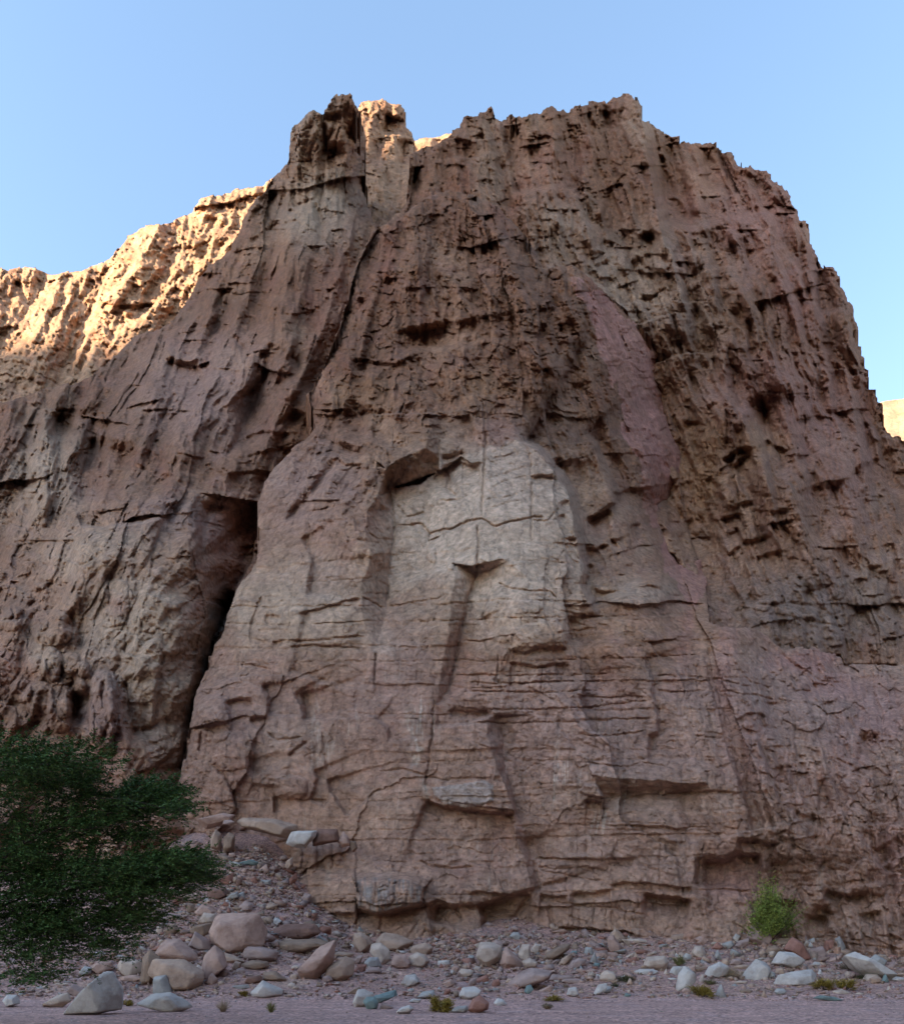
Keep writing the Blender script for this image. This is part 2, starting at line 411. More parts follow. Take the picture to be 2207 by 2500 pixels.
F_D = [(1100, 480, 93), (930, 560, 92), (1200, 560, 90), (1330, 660, 87), (1430, 670, 85), (1000, 700, 81), (1200, 750, 80), (1400, 800, 77.5),
       (860, 800, 80), (1650, 930, 98), (1570, 1000, 86), (1480, 900, 78), (800, 960, 75), (1000, 950, 70.5), (1200, 950, 70.5), (1400, 1050, 67.5),
       (1530, 1250, 66), (1690, 1250, 89), (1722, 1417, 78), (1610, 1420, 61), (950, 1120, 64.5), (700, 1150, 67), (650, 1300, 64), (800, 1300, 60),
       (1100, 1300, 59.5), (1350, 1300, 58.5), (1450, 1420, 57), (600, 1400, 60), (500, 1650, 56), (470, 1800, 54), (800, 1600, 54.5),
       (1100, 1600, 54), (1400, 1600, 53.5), (1600, 1560, 54.5), (1800, 1560, 58), (1914, 1590, 63), (2060, 1640, 70), (2300, 1630, 74),
       (2000, 1720, 56.5), (2300, 1720, 54), (1800, 1720, 53), (420, 2030, 53), (700, 1900, 51.5), (1000, 1900, 51), (1300, 1900, 50.2),
       (1700, 1900, 49), (2300, 1950, 48), (600, 2080, 51.5), (850, 2070, 50.5), (900, 2150, 46.4), (1050, 2150, 47), (1170, 2220, 46.5),
       (1000, 2320, 44.5), (620, 2150, 50), (1250, 2150, 48.2), (1250, 2300, 46.8), (1600, 2290, 46), (1900, 2300, 45.5), (2300, 2330, 43),
       (2300, 2100, 46), (600, 2400, 46), (1450, 2100, 48.2), (1940, 2200, 46.5), (2080, 2200, 45), (2400, 2450, 42), (330, 2450, 50)]
def F_rel(U, V):
    low = sstep(1150, 1500, V); up = 1-sstep(900, 1150, V)
    slab = blobs(U, V, [(1200, 1250, 260, 220, 1), (700, 1350, 160, 200, .8), (860, 1700, 330, 330, .85), (800, 1980, 250, 120, .9)], 2)
    pink = blobs(U, V, [(1520, 880, 95, 210, 1), (1640, 1150, 50, 300, 1)], 2)
    right = sstep(1750, 1900, U)*low
    bed = np.clip(low*1.0*(1-.6*slab)+.35*sstep(900, 1100, V)*(1-pink)+.45*blobs(U, V, [(1330, 960, 130, 120, 1)], 2)+.1*up, 0, 1.1)*(1-.6*right)*(1-.75*blobs(U, V, [(680, 1800, 260, 240, 1)], 2))
    return dict(lump=(1.0-.42*low)*(1-.72*slab)*(1-.45*pink)*(1-.7*sstep(2080, 2200, V)), flute=.8*up*(1-pink)+.9*right, bed=bed, block=(.4+.45*up+.6*right)*(1-.7*slab)*(1-.2*pink),
                fine=1-.5*low-.35*slab, rough=(1.25-.6*slab-.6*low)*(1-.3*pink), slope=.10*(1-low)+.02-.13*sstep(1500, 1700, U)*low*0, crack=1.0-.5*slab, pit=.25*up*(1-pink)+.12)
def F_col(U, V, tone, h, A):
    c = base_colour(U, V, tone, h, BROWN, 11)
    c = mixc(c, TAN, .75*blobs(U, V, [(1180, 1300, 250, 240, 1), (960, 1350, 60, 160, .7), (760, 1480, 210, 130, .85), (620, 1480, 110, 110, .7),
                                      (1500, 1440, 150, 30, .6), (1080, 1450, 190, 140, .6), (1560, 1950, 260, 60, .55), (700, 1840, 110, 90, .45),
                                      (860, 1560, 150, 60, .6), (1500, 2090, 260, 60, .3)], 1.4))
    c = mixc(c, MAUVE, .6*blobs(U, V, [(1400, 1780, 330, 130, 1), (960, 1650, 110, 150, .8), (760, 1200, 130, 120, .8), (1500, 2110, 250, 60, .9),
                                       (800, 1400, 80, 70, .5), (1900, 1700, 300, 120, .8), (1250, 1150, 120, 120, .5), (620, 1700, 120, 120, .6)], 1.4))
    c = mixc(c, (.43, .195, .165), .7*blobs(U, V, [(1960, 1620, 90, 40, .9), (2060, 1680, 110, 40, .8),
                                      (1800, 2150, 80, 70, .8), (2060, 1850, 60, 120, .6), (2180, 2100, 70, 120, .7), (1770, 1650, 26, 250, .55),
                                      (2140, 1750, 80, 80, .8), (1830, 1850, 50, 120, .5), (1210, 1050, 60, 30, .35)], 1.6))
    c = mixc(c, OCHRE, .6*blobs(U, V, [(850, 2000, 200, 70, .7), (780, 2180, 90, 70, .8), (1000, 2250, 160, 90, .8), (1200, 2230, 90, 60, .9), (1550, 2250, 200, 25, .8),
                                       (1120, 1850, 90, 60, .6), (1500, 2160, 100, 30, .6), (2000, 2260, 160, 60, .5), (1180, 940, 90, 40, .4), (880, 960, 80, 40, .4)], 1.3))
    gp = inpoly(U+44*fbm(U/45, V/90, 581, 5), V+40*fbm(U/60, V/60, 582, 4), [(1405, 690), (1440, 700), (1505, 745), (1605, 870), (1660, 930), (1655, 1000), (1700, 1160), (1705, 1250), (1735, 1420), (1700, 1500), (1655, 1430), (1570, 1230), (1535, 1080), (1490, 920), (1445, 800)]).astype(np.float32)
    c = mixc(c, (.54, .25, .205), gp*(.25+.5*np.clip(fbm((U-.5*V)/26, (U*.5+V)/160, 583, 3)+.4, 0, 1)))
    sl_ = inpoly(U+14*fbm(U/40, V/40, 571, 3), V+14*fbm(U/40, V/40, 572, 3), fr('4', [(575, 890), (740, 860), (860, 770), (1000, 700), (1090, 660), (1270, 620), (1380, 690), (1450, 770), (1540, 920), (1600, 1200), (1625, 1400), (1620, 1800), (1040, 1800), (1030, 1400), (900, 1330), (560, 1500)]))
    c = mixc(c, (.72, .52, .385), .42*sl_*(1-.7*sstep(1430, 1620, V))*(.75+.25*sstep(-.3, .3, fbm(U/60, V/40, 573, 3))))
    c = mixc(c, (.74, .55, .42), .35*blobs(U, V, [(1060, 1300, 110, 90, 1), (1180, 1180, 130, 90, .7), (1210, 1400, 170, 80, .8), (1540, 1450, 80, 20, .5), (900, 1560, 60, 40, .4), (760, 1500, 100, 60, .35)], 1.6))
    c = mixc(c, MAUVE, .40*sstep(1550, 1750, V))
    low = sstep(1500, 1750, V)
    st = streaks(U, V, 500)
    c = mixc(c, WHITE, .5*st*low*(.35+blobs(U, V, [(1015, 1800, 60, 150, 1), (800, 1720, 60, 130, .9), (1350, 1900, 90, 150, .7), (1480, 1990, 120, 50, .9), (1800, 2130, 60, 70, 1), (1170, 2120, 60, 60, .8)], 2)))
    c = mixc(c, WHITE, .6*blobs(U, V, [(1012, 1800, 14, 80, 1), (1022, 1850, 8, 60, 1), (1032, 1930, 9, 40, .8), (1360, 1870, 9, 60, .7), (775, 1760, 12, 60, .7), (785, 1830, 16, 40, .6)], 1.3)*sstep(-.5, .3, vn(U/8, V/22, 530)))
    c = mixc(c, DARK, .45*streaks(U, V, 540, .45)*low)
    pl = inpoly(U, V, fr('7', [(800, 1180), (970, 1160), (1090, 1140), (1140, 1170), (1140, 1250), (1080, 1280), (980, 1290), (870, 1270), (810, 1220)]))
    c = mixc(c, (.44, .37, .33), .6*pl.astype(np.float32))
    gs = inpoly(U, V, fr('c', [(240, 380), (330, 330), (740, 360), (830, 420), (820, 560), (700, 590), (430, 650), (260, 590)])).astype(np.float32)
    c = mixc(c, (.17, .16, .15), .55*gs*sstep(-.3, .5, vn(U/7, V/60, 551))); c = mixc(c, (.42, .38, .35), .35*gs*sstep(.1, .5, vn(U/4, V/40, 552)))
    return c

def ops_F():
    o = []
    st = lambda f, pts, w, d, L: o.append(('step', f, pts, w, d, L))
    gr = lambda f, pts, w, d: o.append(('groove', f, pts, w, d))
    pl = lambda f, pts, r, e, gx=0, gy=0: o.append(('plate', f, pts, r, e, gx, gy))
    bu = lambda f, c, r, a, p=2.2: o.append(('bump', f, c, r, a, p))
    # --- frame 4: big overhanging block, its roof, the shaded corner under it and the pale slab
    sp = lambda *cols: o.append(('strip', list(cols)))
    sp(('4', [(430, 480, 0), (420, 600, 0), (470, 720, 0)]), ('4', [(600, 475, 32), (590, 600, 34), (545, 775, 34)]), ('4', [(775, 468, 40), (777, 560, 42), (690, 690, 42)]), ('4', [(778, 468, 40), (779, 560, 42), (770, 660, 42)]), ('4', [(850, 485, 0), (848, 600, -5), (838, 715, -20)]))
    sp(('4', [(500, 765, 18), (550, 775, 34), (600, 725, 36), (690, 690, 42), (770, 660, 42), (838, 715, -20)]), ('4', [(530, 845, 0), (560, 888, -100), (640, 876, -100), (740, 858, -100), (775, 825, -95), (840, 790, -78)]))
    Lf = [(530, 845, 0), (490, 950, 0), (440, 1010, 0), (430, 1160, 0), (470, 1260, 0), (415, 1400, 0), (415, 1578, 0), (425, 1613, 0), (450, 1700, 0), (455, 1760, 0)]
    Rf = [(562, 890, -100), (575, 1000, -106), (588, 1100, -106), (578, 1200, -104), (575, 1300, -102), (562, 1420, -96), (555, 1543, -84), (530, 1640, -56), (505, 1720, -25), (490, 1790, 0)]
    Cf = [(840, 790, -78), (960, 930, -26), (1075, 1040, 0), (1060, 1120, 0), (1050, 1230, 0), (900, 1340, 0), (905, 1543, 0), (880, 1640, 0), (865, 1740, 0), (850, 1800, 0)]
    sp(('4', Lf), ('4', Rf), ('4', Cf))
    sp(('4', [(840, 790, -78), (960, 930, -26), (1075, 1040, 0)]), ('4', [(960, 710, -22), (1085, 800, 0), (1076, 1040, 0)]))
    sp(('7', [(900, -60, 0), (930, 30, 0), (905, 120, 0), (902, 200, 0), (885, 350, 0), (865, 450, 0), (842, 600, 0), (822, 715, 0)]), ('7', [(1000, -40, -60), (1042, 20, -78), (1030, 100, -82), (1000, 200, -82), (960, 330, -76), (930, 470, -62), (900, 610, -44), (850, 715, -14)]),
       ('7', [(1200, -80, 0), (1330, 20, 0), (1300, 100, 0), (1260, 200, 0), (1230, 330, 0), (1200, 470, 0), (1120, 610, 0), (980, 720, 0)]))
    sp(('7', [(815, 855, 0), (808, 950, 0), (795, 1050, 0), (775, 1120, 0), (770, 1180, 0), (760, 1235, 0)]), ('7', [(1112, 795, 24), (1105, 900, 24), (1135, 1000, 24), (1168, 1110, 24), (1205, 1180, 24), (1245, 1305, 24)]))
    sp(('7', [(1112, 785, 24), (1105, 900, 24), (1135, 1000, 24), (1168, 1110, 24), (1205, 1180, 24), (1245, 1305, 24), (1250, 1400, 12), (1265, 1480, 10), (1300, 1578, 6)]),
       ('7', [(1160, 780, -26), (1195, 900, -40), (1192, 1000, -42), (1212, 1110, -42), (1243, 1200, -42), (1268, 1300, -42), (1305, 1400, -40), (1335, 1480, -36), (1385, 1578, -30)]),
       ('7', [(1360, 780, 0), (1420, 900, 0), (1440, 1000, 0), (1460, 1110, 0), (1500, 1200, 0), (1520, 1300, 0), (1540, 1400, 0), (1560, 1480, 0), (1600, 1578, 0)]))
    # dome and ridge edges
    sp(('p', [(1080, 500, 0), (1120, 570, 0), (1170, 650, 0), (1230, 730, 0), (1290, 780, 0)]), ('p', [(1130, 492, 22), (1188, 545, 24), (1232, 605, 24), (1275, 690, 22), (1330, 750, 10)]), ('p', [(1170, 475, -70), (1226, 505, -80), (1272, 552, -85), (1310, 610, -85), (1345, 665, -60)]))
    sp(('p', [(925, 555, -60), (878, 635, -70), (858, 700, -70), (832, 800, -66), (796, 880, -60), (756, 960, -50), (760, 1040, -20)]), ('p', [(968, 610, 18), (930, 690, 22), (908, 760, 22), (884, 850, 22), (846, 930, 20), (812, 1000, 14), (800, 1070, 0)]), ('p', [(1080, 640, 0), (1050, 720, 0), (1020, 800, 0), (990, 880, 0), (940, 960, 0), (900, 1020, 0), (870, 1090, 0)]))
    sp(('p', [(1290, 700, 0), (1330, 820, 0), (1360, 930, 0), (1400, 1030, 0), (1430, 1140, 0), (1460, 1270, 0), (1500, 1420, 0)]), ('p', [(1405, 675, 24), (1440, 790, 30), (1468, 900, 32), (1498, 1000, 32), (1526, 1120, 28), (1556, 1250, 20), (1600, 1400, 0)]), ('p', [(1520, 745, -40), (1606, 845, -70), (1665, 930, -80), (1650, 1000, -80), (1690, 1150, -80), (1700, 1250, -70), (1726, 1410, -40)]))
    # columns right of the slab
    sp(('4', [(1450, 760, 0), (1545, 920, 0), (1590, 1130, 0), (1620, 1350, 0)]), ('4', [(1500, 740, -30), (1600, 900, -50), (1650, 1130, -55), (1680, 1360, -40)]), ('4', [(1700, 700, 12), (1780, 900, 20), (1800, 1130, 20), (1840, 1360, 10)]), ('4', [(1790, 690, -30), (1900, 900, -30), (1930, 1130, -30), (1960, 1360, -20)]), ('4', [(1900, 690, 0), (2040, 900, 0), (2060, 1130, 0), (2080, 1360, 0)]))
    gr('4', [(570, 880), (580, 1000), (595, 1100), (570, 1250), (550, 1540)], 3, 12)
    gr('7', [(1040, 0), (1000, 150), (960, 300), (930, 480), (900, 620), (850, 700)], 4, 14)
    st('4', [(1270, 620), (1380, 680), (1450, 770), (1500, 820), (1545, 920), (1570, 1020), (1590, 1130), (1600, 1200), (1630, 1350), (1610, 1410), (1655, 1500), (1700, 1578)], 18, 62, 260)
    gr('4', [(1075, 400), (1095, 600), (1090, 700), (1080, 900), (1070, 1050)], 3.2, 17)
    gr('4', [(1050, 1080), (1055, 1250), (1035, 1400)], 3, 15)
    gr('4', [(600, 1090), (740, 1080), (790, 1130), (900, 1110), (1000, 1070), (1070, 1050), (1140, 1100), (1200, 1080), (1310, 1050), (1400, 1040), (1395, 1100)], 3, 13)
    gr('4', [(1325, 650), (1345, 780), (1350, 900), (1345, 1050), (1350, 1200)], 2.6, 12)
    gr('4', [(1330, 1060), (1440, 1060), (1500, 990)], 2, 8)
    gr('4', [(1150, 1400), (1210, 1430), (1300, 1450), (1380, 1450), (1450, 1450), (1490, 1500)], 2.6, 11)
    gr('4', [(750, 1110), (790, 1130), (785, 1170), (850, 1150)], 2.4, 9)
    gr('4', [(1040, 1360), (1150, 1320), (1210, 1290)], 2, 7)
    gr('4', [(880, 780), (900, 840), (880, 880), (940, 930)], 3.5, 12)
    gr('4', [(600, 970), (660, 1040), (760, 1020), (760, 930)], 2.5, 8)
    st('4', [(980, 660), (900, 690), (840, 700)], 10, 16, 30)
    st('4', [(1070, 740), (1000, 745), (950, 720), (860, 760), (790, 830)], 7, 12, 60)
    for (x0, y0, x1, y1) in ((1090, 700, 1260, 620), (1090, 750, 1300, 690), (1090, 830, 1330, 750), (1100, 890, 1340, 810), (1090, 950, 1330, 890), (600, 990, 760, 900),
                             (1100, 1000, 1290, 950), (870, 960, 1060, 900), (1360, 820, 1500, 800), (1380, 880, 1500, 840), (780, 920, 860, 905), (1370, 940, 1440, 920)):
        gr('4', [(x0, y0), ((x0+x1)/2+9*math.sin(y0), (y0+y1)/2-9*math.cos(x0)), (x1, y1)], 1.7, 4)
    for pts in ([(1540, 930), (1480, 980)], [(1560, 1060), (1530, 1010)], [(1600, 1140), (1540, 1150)], [(1500, 820), (1400, 800), (1340, 810)]):
        st('4', pts, 9, 14, 20)
    bu('4', (800, 1250), (26, 45), 14); bu('4', (905, 1300), (24, 40), 14)
    st('4', [(60, 1160), (110, 1240), (130, 1300), (100, 1480)], 12, 18, 70)
    gr('4', [(0, 1060), (60, 990), (160, 880), (230, 780), (290, 720)], 11, 34)
    gr('4', [(0, 560), (60, 480), (110, 380), (160, 280), (230, 150), (290, 40)], 16, 36)
    st('4', [(330, 370), (300, 480), (260, 580)], 50, 40, 70); st('4', [(440, 650), (380, 650), (250, 590)], 16, 26, 40)
    st('4', [(560, 0), (572, 80), (580, 160)], 56, 46, 110)
    st('4', [(720, 130), (600, 190), (480, 180), (360, 160)], 9, 18, 40)
    gr('4', [(1190, 200), (1260, 150), (1310, 100)], 13, 30); gr('4', [(1200, 70), (1110, 80)], 7, 16)
    pl('4', [(1310, 60), (1560, 30), (1600, 210), (1500, 290), (1330, 180)], 20, 8, .1, 0)
    for a in ([(1340, 180), (1520, 120)], [(1320, 60), (1560, 60)], [(1380, 100), (1400, 180), (1450, 260)], [(1460, 60), (1500, 190)], [(1400, 240), (1560, 210)]): gr('4', a, 2, 9)
    st('4', [(420, 740), (330, 745), (290, 720)], 6, 14, 30)
    gr('4', [(300, 700), (200, 690), (130, 700)], 6, 18)
    # columns right of the slab, overhang lips
    st('4', [(1780, 900), (1790, 960), (1700, 1020), (1650, 1040)], 9, 22, 60)
    for a in ([(1770, 1180), (1700, 1210), (1630, 1200)], [(1700, 1300), (1640, 1300)], [(1800, 1150), (1770, 1160)], [(1520, 700), (1440, 740)]): st('4', a, 8, 14, 30)
    # frame 5 left: columns, dark flank, gully line
    st('5', [(40, 560), (110, 640), (160, 760), (230, 900), (210, 980)], 14, 26, 70)
    st('5', [(320, 880), (350, 1000), (380, 1060), (430, 1180), (460, 1280), (440, 1380)], 60, 60, 140)
    st('5', [(200, 980), (120, 1020), (60, 1040)], 9, 20, 40); st('5', [(370, 1060), (300, 1085)], 8, 16, 30)
    st('5', [(290, 1140), (200, 1150)], 6, 12, 30); st('5', [(180, 1180), (100, 1210)], 8, 12, 30); st('5', [(330, 1280), (270, 1290)], 7, 12, 24)
    gr('5', [(180, 1020), (190, 1140), (240, 1200), (240, 1380)], 4, 12)
    st('5', [(490, 1420), (420, 1400), (300, 1415), (200, 1440), (110, 1420)], 5, 12, 40)
    gr('5', [(640, 800), (650, 920), (665, 1010), (690, 1190), (720, 1370)], 7, 20)
    # --- frame 7: walls below the slab
    st('7', [(1560, 490), (1450, 492), (1380, 505), (1330, 495), (1230, 480)], 8, 15, 50)
    st('7', [(1520, 230), (1535, 300), (1535, 400)], 18, 24, 100); st('7', [(1540, 402), (1400, 405), (1300, 430), (1220, 410)], 6, 12, 30)
    pl('7', [(1220, 310), (1480, 240), (1530, 300), (1530, 400), (1400, 405), (1230, 420)], 12, 6)
    st('7', [(815, 850), (1000, 838), (1140, 785)], 10, 14, 40)
    gr('7', [(890, 765), (980, 775), (1120, 765)], 9, 22)
    gr('7', [(815, 700), (800, 900), (778, 1080), (760, 1210)], 2.8, 13)
    pl('7', [(800, 1180), (970, 1160), (1090, 1140), (1140, 1170), (1140, 1250), (1080, 1280), (980, 1290), (870, 1270), (810, 1220)], 11, 6)
    st('7', [(1262, 1312), (1180, 1312), (1100, 1302), (980, 1292), (870, 1278), (760, 1235)], 8, 24, 60)
    st('7', [(0, 560), (130, 590), (290, 640), (470, 635)], 14, 12, 140)
    gr('7', [(255, 650), (290, 660)], 9, 18); gr('7', [(375, 670), (385, 720)], 8, 18); gr('7', [(462, 680), (462, 700)], 5, 12)
    st('7', [(30, 660), (65, 720), (90, 820)], 7, 13, 50); gr('7', [(200, 880), (215, 1000), (225, 1100)], 4, 9)
    st('7', [(215, 1130), (240, 1220), (290, 1290), (330, 1345)], 8, 14, 70)
    gr('7', [(490, 1090), (640, 1080), (760, 1112), (860, 1140), (1000, 1132), (1130, 1130)], 2.6, 9)
    gr('7', [(0, 1010), (60, 960), (110, 920)], 3, 9); st('7', [(480, 800), (550, 860), (555, 930)], 7, 9, 50)
    gr('7', [(0, 370), (150, 375), (300, 355), (440, 345)], 3, 9); gr('7', [(0, 405), (150, 400), (420, 410)], 3, 9)
    st('7', [(400, 130), (300, 150), (180, 190), (60, 215)], 4, 9, 30); gr('7', [(420, 130), (550, 200)], 2.6, 9); gr('7', [(420, 410), (450, 440)], 6, 14)
    gr('7', [(490, 430), (485, 630)], 2.5, 10); gr('7', [(555, 190), (700, 160), (900, 120)], 2, 7)
    gr('7', [(1165, 440), (1160, 580), (1190, 650)], 2.5, 10)
    for y in (560, 600, 650, 745, 820): gr('7', [(940, y), (1160, y+6), (1400, y+3), (1640, y-4), (1800, y-10)], 2.2, 9)
    for x, a, b in ((1050, 560, 630), (1230, 520, 640), (1330, 560, 610), (1405, 505, 650), (1450, 530, 600), (1518, 505, 600)): gr('7', [(x, a), (x+5, (a+b)/2), (x-3, b)], 2, 7)
    st('7', [(1060, 240), (1090, 300), (1110, 350)], 10, 14, 30)
    gr('7', [(960, 370), (1060, 380), (1140, 360)], 3, 9)
    for p in ([(1500, 200), (1640, 235), (1760, 240)], [(1520, 250), (1650, 290)], [(1540, 180), (1650, 160)], [(1480, 330), (1700, 300)]): gr('7', p, 2.4, 9)
    # brown wall at the lower left
    st('6', [(1440, 600), (1445, 650), (1470, 680), (1465, 790)], 9, 16, 50); st('6', [(1640, 660), (1665, 740), (1670, 820)], 8, 16, 60); st('6', [(1480, 785), (1400, 778), (1365, 810)], 8, 14, 30)
    gr('6', [(1470, 880), (1530, 920), (1660, 900)], 3, 10); gr('6', [(1590, 1010), (1690, 930)], 3, 10); st('6', [(1345, 990), (1350, 1070), (1380, 1140)], 14, 16, 50)
    gr('6', [(1160, 1030), (1240, 1120), (1290, 1230), (1300, 1300)], 4, 14); st('6', [(1500, 1220), (1505, 1320)], 7, 14, 30); gr('6', [(1110, 870), (1095, 990)], 4, 12); gr('6', [(1570, 1240), (1680, 1255), (1800, 1250)], 3, 9)
    st('6', [(1400, 690), (1330, 680), (1230, 700)], 8, 12, 30); st('6', [(1540, 1160), (1470, 1170), (1380, 1140)], 8, 10, 30); gr('6', [(1090, 1190), (1100, 1230)], 5, 14); gr('6', [(1330, 500), (1480, 530)], 3, 9)
    st('6', [(1720, 1080), (1740, 1130), (1700, 1250), (1790, 1300)], 7, 12, 50); bu('6', (1280, 980), (120, 110), 14, 3); bu('6', (1180, 800), (90, 130), 12, 3); bu('6', (1600, 1180), (90, 70), 12, 3)
    gr('6', [(1550, 250), (1480, 240), (1470, 290)], 6, 16); st('6', [(1500, 370), (1505, 410)], 6, 10, 20); gr('6', [(1380, 380), (1395, 240), (1440, 120)], 4, 12)
    # --- frame 8: lower right wall
    sp(('8', [(60, 1000, 0), (240, 1000, 0), (370, 1000, 0), (480, 1000, 0), (600, 1010, 0), (740, 1030, 0)]), ('8', [(100, 1100, 26), (240, 1118, 28), (370, 1128, 28), (480, 1128, 28), (600, 1148, 24), (725, 1138, 10)]), ('8', [(172, 1222, -58), (290, 1202, -60), (420, 1196, -60), (520, 1196, -56), (630, 1190, -44), (730, 1160, -10)]), ('8', [(150, 1370, 0), (300, 1375, 0), (450, 1370, 0), (560, 1370, 0), (700, 1360, 0), (800, 1280, 0)]))
    pl('8', [(60, 1145), (130, 1150), (170, 1225), (70, 1215), (25, 1190)], 26, 5, .2, .2)
    st('8', [(165, 1240), (60, 1235)], 8, 20, 30)
    gr('8', [(235, 1130), (310, 1060)], 5, 9)
    st('8', [(715, 380), (740, 560), (800, 760), (830, 900), (880, 1080), (920, 1200), (952, 1330), (972, 1430)], 9, 18, 120)
    gr('8', [(718, 420), (742, 580), (802, 770), (832, 905), (878, 1070)], 4, 15)
    st('8', [(380, 440), (420, 600), (425, 690), (455, 790), (455, 860), (405, 880), (402, 1040)], 10, 20, 100)
    gr('8', [(440, 600), (470, 670)], 7, 18)
    for p in ([(0, 660), (200, 680), (400, 670)], [(0, 745), (200, 720), (420, 690)], [(0, 800), (220, 800), (440, 795)], [(0, 880), (200, 890), (400, 860)], [(60, 1030), (250, 1060), (420, 1030)],
              [(450, 640), (600, 650), (720, 640)], [(450, 560), (600, 560), (720, 570)], [(660, 890), (820, 900)], [(760, 570), (870, 600), (970, 620)], [(780, 640), (950, 660), (1170, 700)],
              [(0, 1370), (300, 1380), (560, 1400), (760, 1380)], [(60, 1240), (400, 1210), (620, 1200), (840, 1210)], [(620, 1190), (860, 1200)]): gr('8', p, 2.4, 10)
    pl('8', [(890, 800), (950, 760), (1040, 760), (1050, 850), (1020, 900), (930, 890)], -22, 6, -.25, 0)
    gr('8', [(860, 460), (920, 550), (980, 610)], 2.4, 9); gr('8', [(740, 400), (860, 460)], 2.2, 8)
    st('8', [(1050, 690), (1050, 780), (1030, 900)], 8, 12, 40)
    st('8', [(1160, 930), (1080, 940)], 6, 10, 20); gr('8', [(1155, 940), (1130, 1130), (1120, 1290)], 2.6, 9)
    st('8', [(1330, 1310), (1260, 1310), (1200, 1295)], 7, 16, 40); st('8', [(1320, 1130), (1335, 1200), (1330, 1310)], 6, 12, 40)
    gr('8', [(1050, 370), (1130, 440), (1200, 500), (1310, 600), (1350, 650)], 6, 18)
    gr('8', [(1170, 480), (1280, 540), (1350, 590), (1480, 600)], 3, 12); gr('8', [(1320, 500), (1380, 590)], 4, 14); gr('8', [(1640, 650), (1680, 780), (1700, 900)], 5, 16)
    gr('8', [(1490, 780), (1560, 900), (1640, 980)], 5, 16); gr('8', [(1400, 900), (1440, 1010), (1600, 1110)], 3, 11); gr('8', [(1470, 920), (1520, 1000), (1600, 1070)], 6, 18)
    st('8', [(1700, 870), (1620, 850), (1550, 840)], 28, 30, 50)
    gr('8', [(1720, 1030), (1730, 1130)], 4, 12); gr('8', [(1620, 1290), (1640, 1560)], 5, 18); gr('8', [(1440, 1350), (1450, 1440)], 6, 14)
    st('8', [(1250, 600), (1270, 720), (1300, 860), (1320, 940)], 14, 16, 50); st('8', [(1350, 700), (1370, 800), (1400, 900)], 7, 12, 40)
    for p in ([(1200, 720), (1220, 1000), (1190, 1280)], [(1080, 1060), (1110, 1180), (1130, 1280)], [(1560, 1180), (1620, 1260)], [(1300, 1300), (1320, 1420), (1320, 1500)], [(1180, 920), (1170, 1120)]): gr('8', p, 3, 10)
    st('8', [(1080, 1050), (1090, 1130), (1110, 1270)], 9, 14, 40)
    st('8', [(1120, 1460), (1040, 1460), (990, 1440), (880, 1440)], 14, 26, 30)
    # --- foot of the wall
    st('e', [(570, 100), (460, 110), (340, 90), (240, 160), (30, 180)], 15, 30, 70)
    st('e', [(575, 130), (580, 300), (578, 480)], 30, 34, 60)
    st('e', [(915, 540), (860, 505), (760, 515), (730, 500)], 16, 26, 40); st('e', [(1180, 560), (1000, 565)], 20, 28, 30)
    st('e', [(1150, 650), (1050, 655), (950, 640)], 14, 28, 30); st('e', [(1500, 440), (1350, 480), (1200, 440), (1110, 420)], 12, 24, 40)
    st('e', [(1280, 470), (1300, 560)], 10, 16, 40); st('e', [(1610, 610), (1400, 640)], 8, 18, 30); st('e', [(1140, 190), (1100, 170)], 7, 14, 20)
    st('e', [(1500, 100), (1560, 200), (1590, 260)], 12, 22, 40); st('e', [(1660, 470), (1500, 460)], 8, 18, 30); st('e', [(1480, 250), (1500, 400)], 8, 14, 40)
    for p in ([(1570, 830), (1700, 850), (1800, 880)], [(1290, 900), (1500, 930), (1800, 960)], [(1000, 860), (1200, 850), (1400, 870)], [(760, 440), (950, 400), (1100, 410)], [(760, 290), (950, 300), (1060, 290)],
              [(920, 180), (1050, 190)], [(1150, 260), (1330, 275)], [(0, 440), (200, 440), (460, 450)]): gr('e', p, 3, 12)
    st('d', [(1600, 525), (1430, 490), (1300, 480), (1150, 460)], 12, 30, 24); st('d', [(1600, 430), (1400, 400), (1250, 385), (1000, 370), (860, 385)], 5, 15, 30)
    st('d', [(870, 430), (700, 460), (520, 462)], 6, 16, 30); st('d', [(1110, 835), (1000, 800), (850, 800), (700, 780), (400, 768)], 10, 26, 40)
    st('d', [(1080, 165), (860, 165), (650, 160), (400, 158), (220, 150)], 4, 12, 30); st('d', [(500, 490), (400, 495), (240, 480)], 5, 16, 24)
    gr('d', [(300, 530), (480, 570), (700, 590), (900, 605), (1000, 640), (1200, 672)], 2.6, 12); gr('d', [(1300, 0), (1302, 200), (1300, 400)], 2, 8); gr('d', [(470, 310), (475, 470)], 2, 9)
    gr('d', [(230, 270), (420, 300), (620, 350), (830, 370)], 2.6, 10); gr('d', [(240, 250), (450, 260), (560, 250)], 2.6, 9); gr('d', [(560, 240), (700, 260), (860, 290)], 2.6, 9)
    st('d', [(1592, 130), (1600, 300), (1600, 440)], 14, 24, 60); gr('d', [(660, 0), (660, 150)], 2, 7)
    for x in (600, 720, 830, 890, 1010, 1080): gr('d', [(x, 600), (x-12, 700), (x+6, 780)], 2, 7)
    for x, y in ((1110, 530), (1180, 590), (1240, 560), (1350, 560), (1460, 560), (1600, 600), (1680, 600)): gr('d', [(x, y), (x+4, y+90)], 2, 8)
    st('d', [(60, 0), (110, 120), (140, 300), (170, 480)], 16, 20, 60); gr('d', [(200, 180), (220, 330), (240, 480)], 4, 14)
    gr('c', [(1780, 490), (1700, 620), (1640, 720), (1625, 800)], 6, 24); gr('d', [(330, 570), (350, 760), (390, 790)], 6, 18)
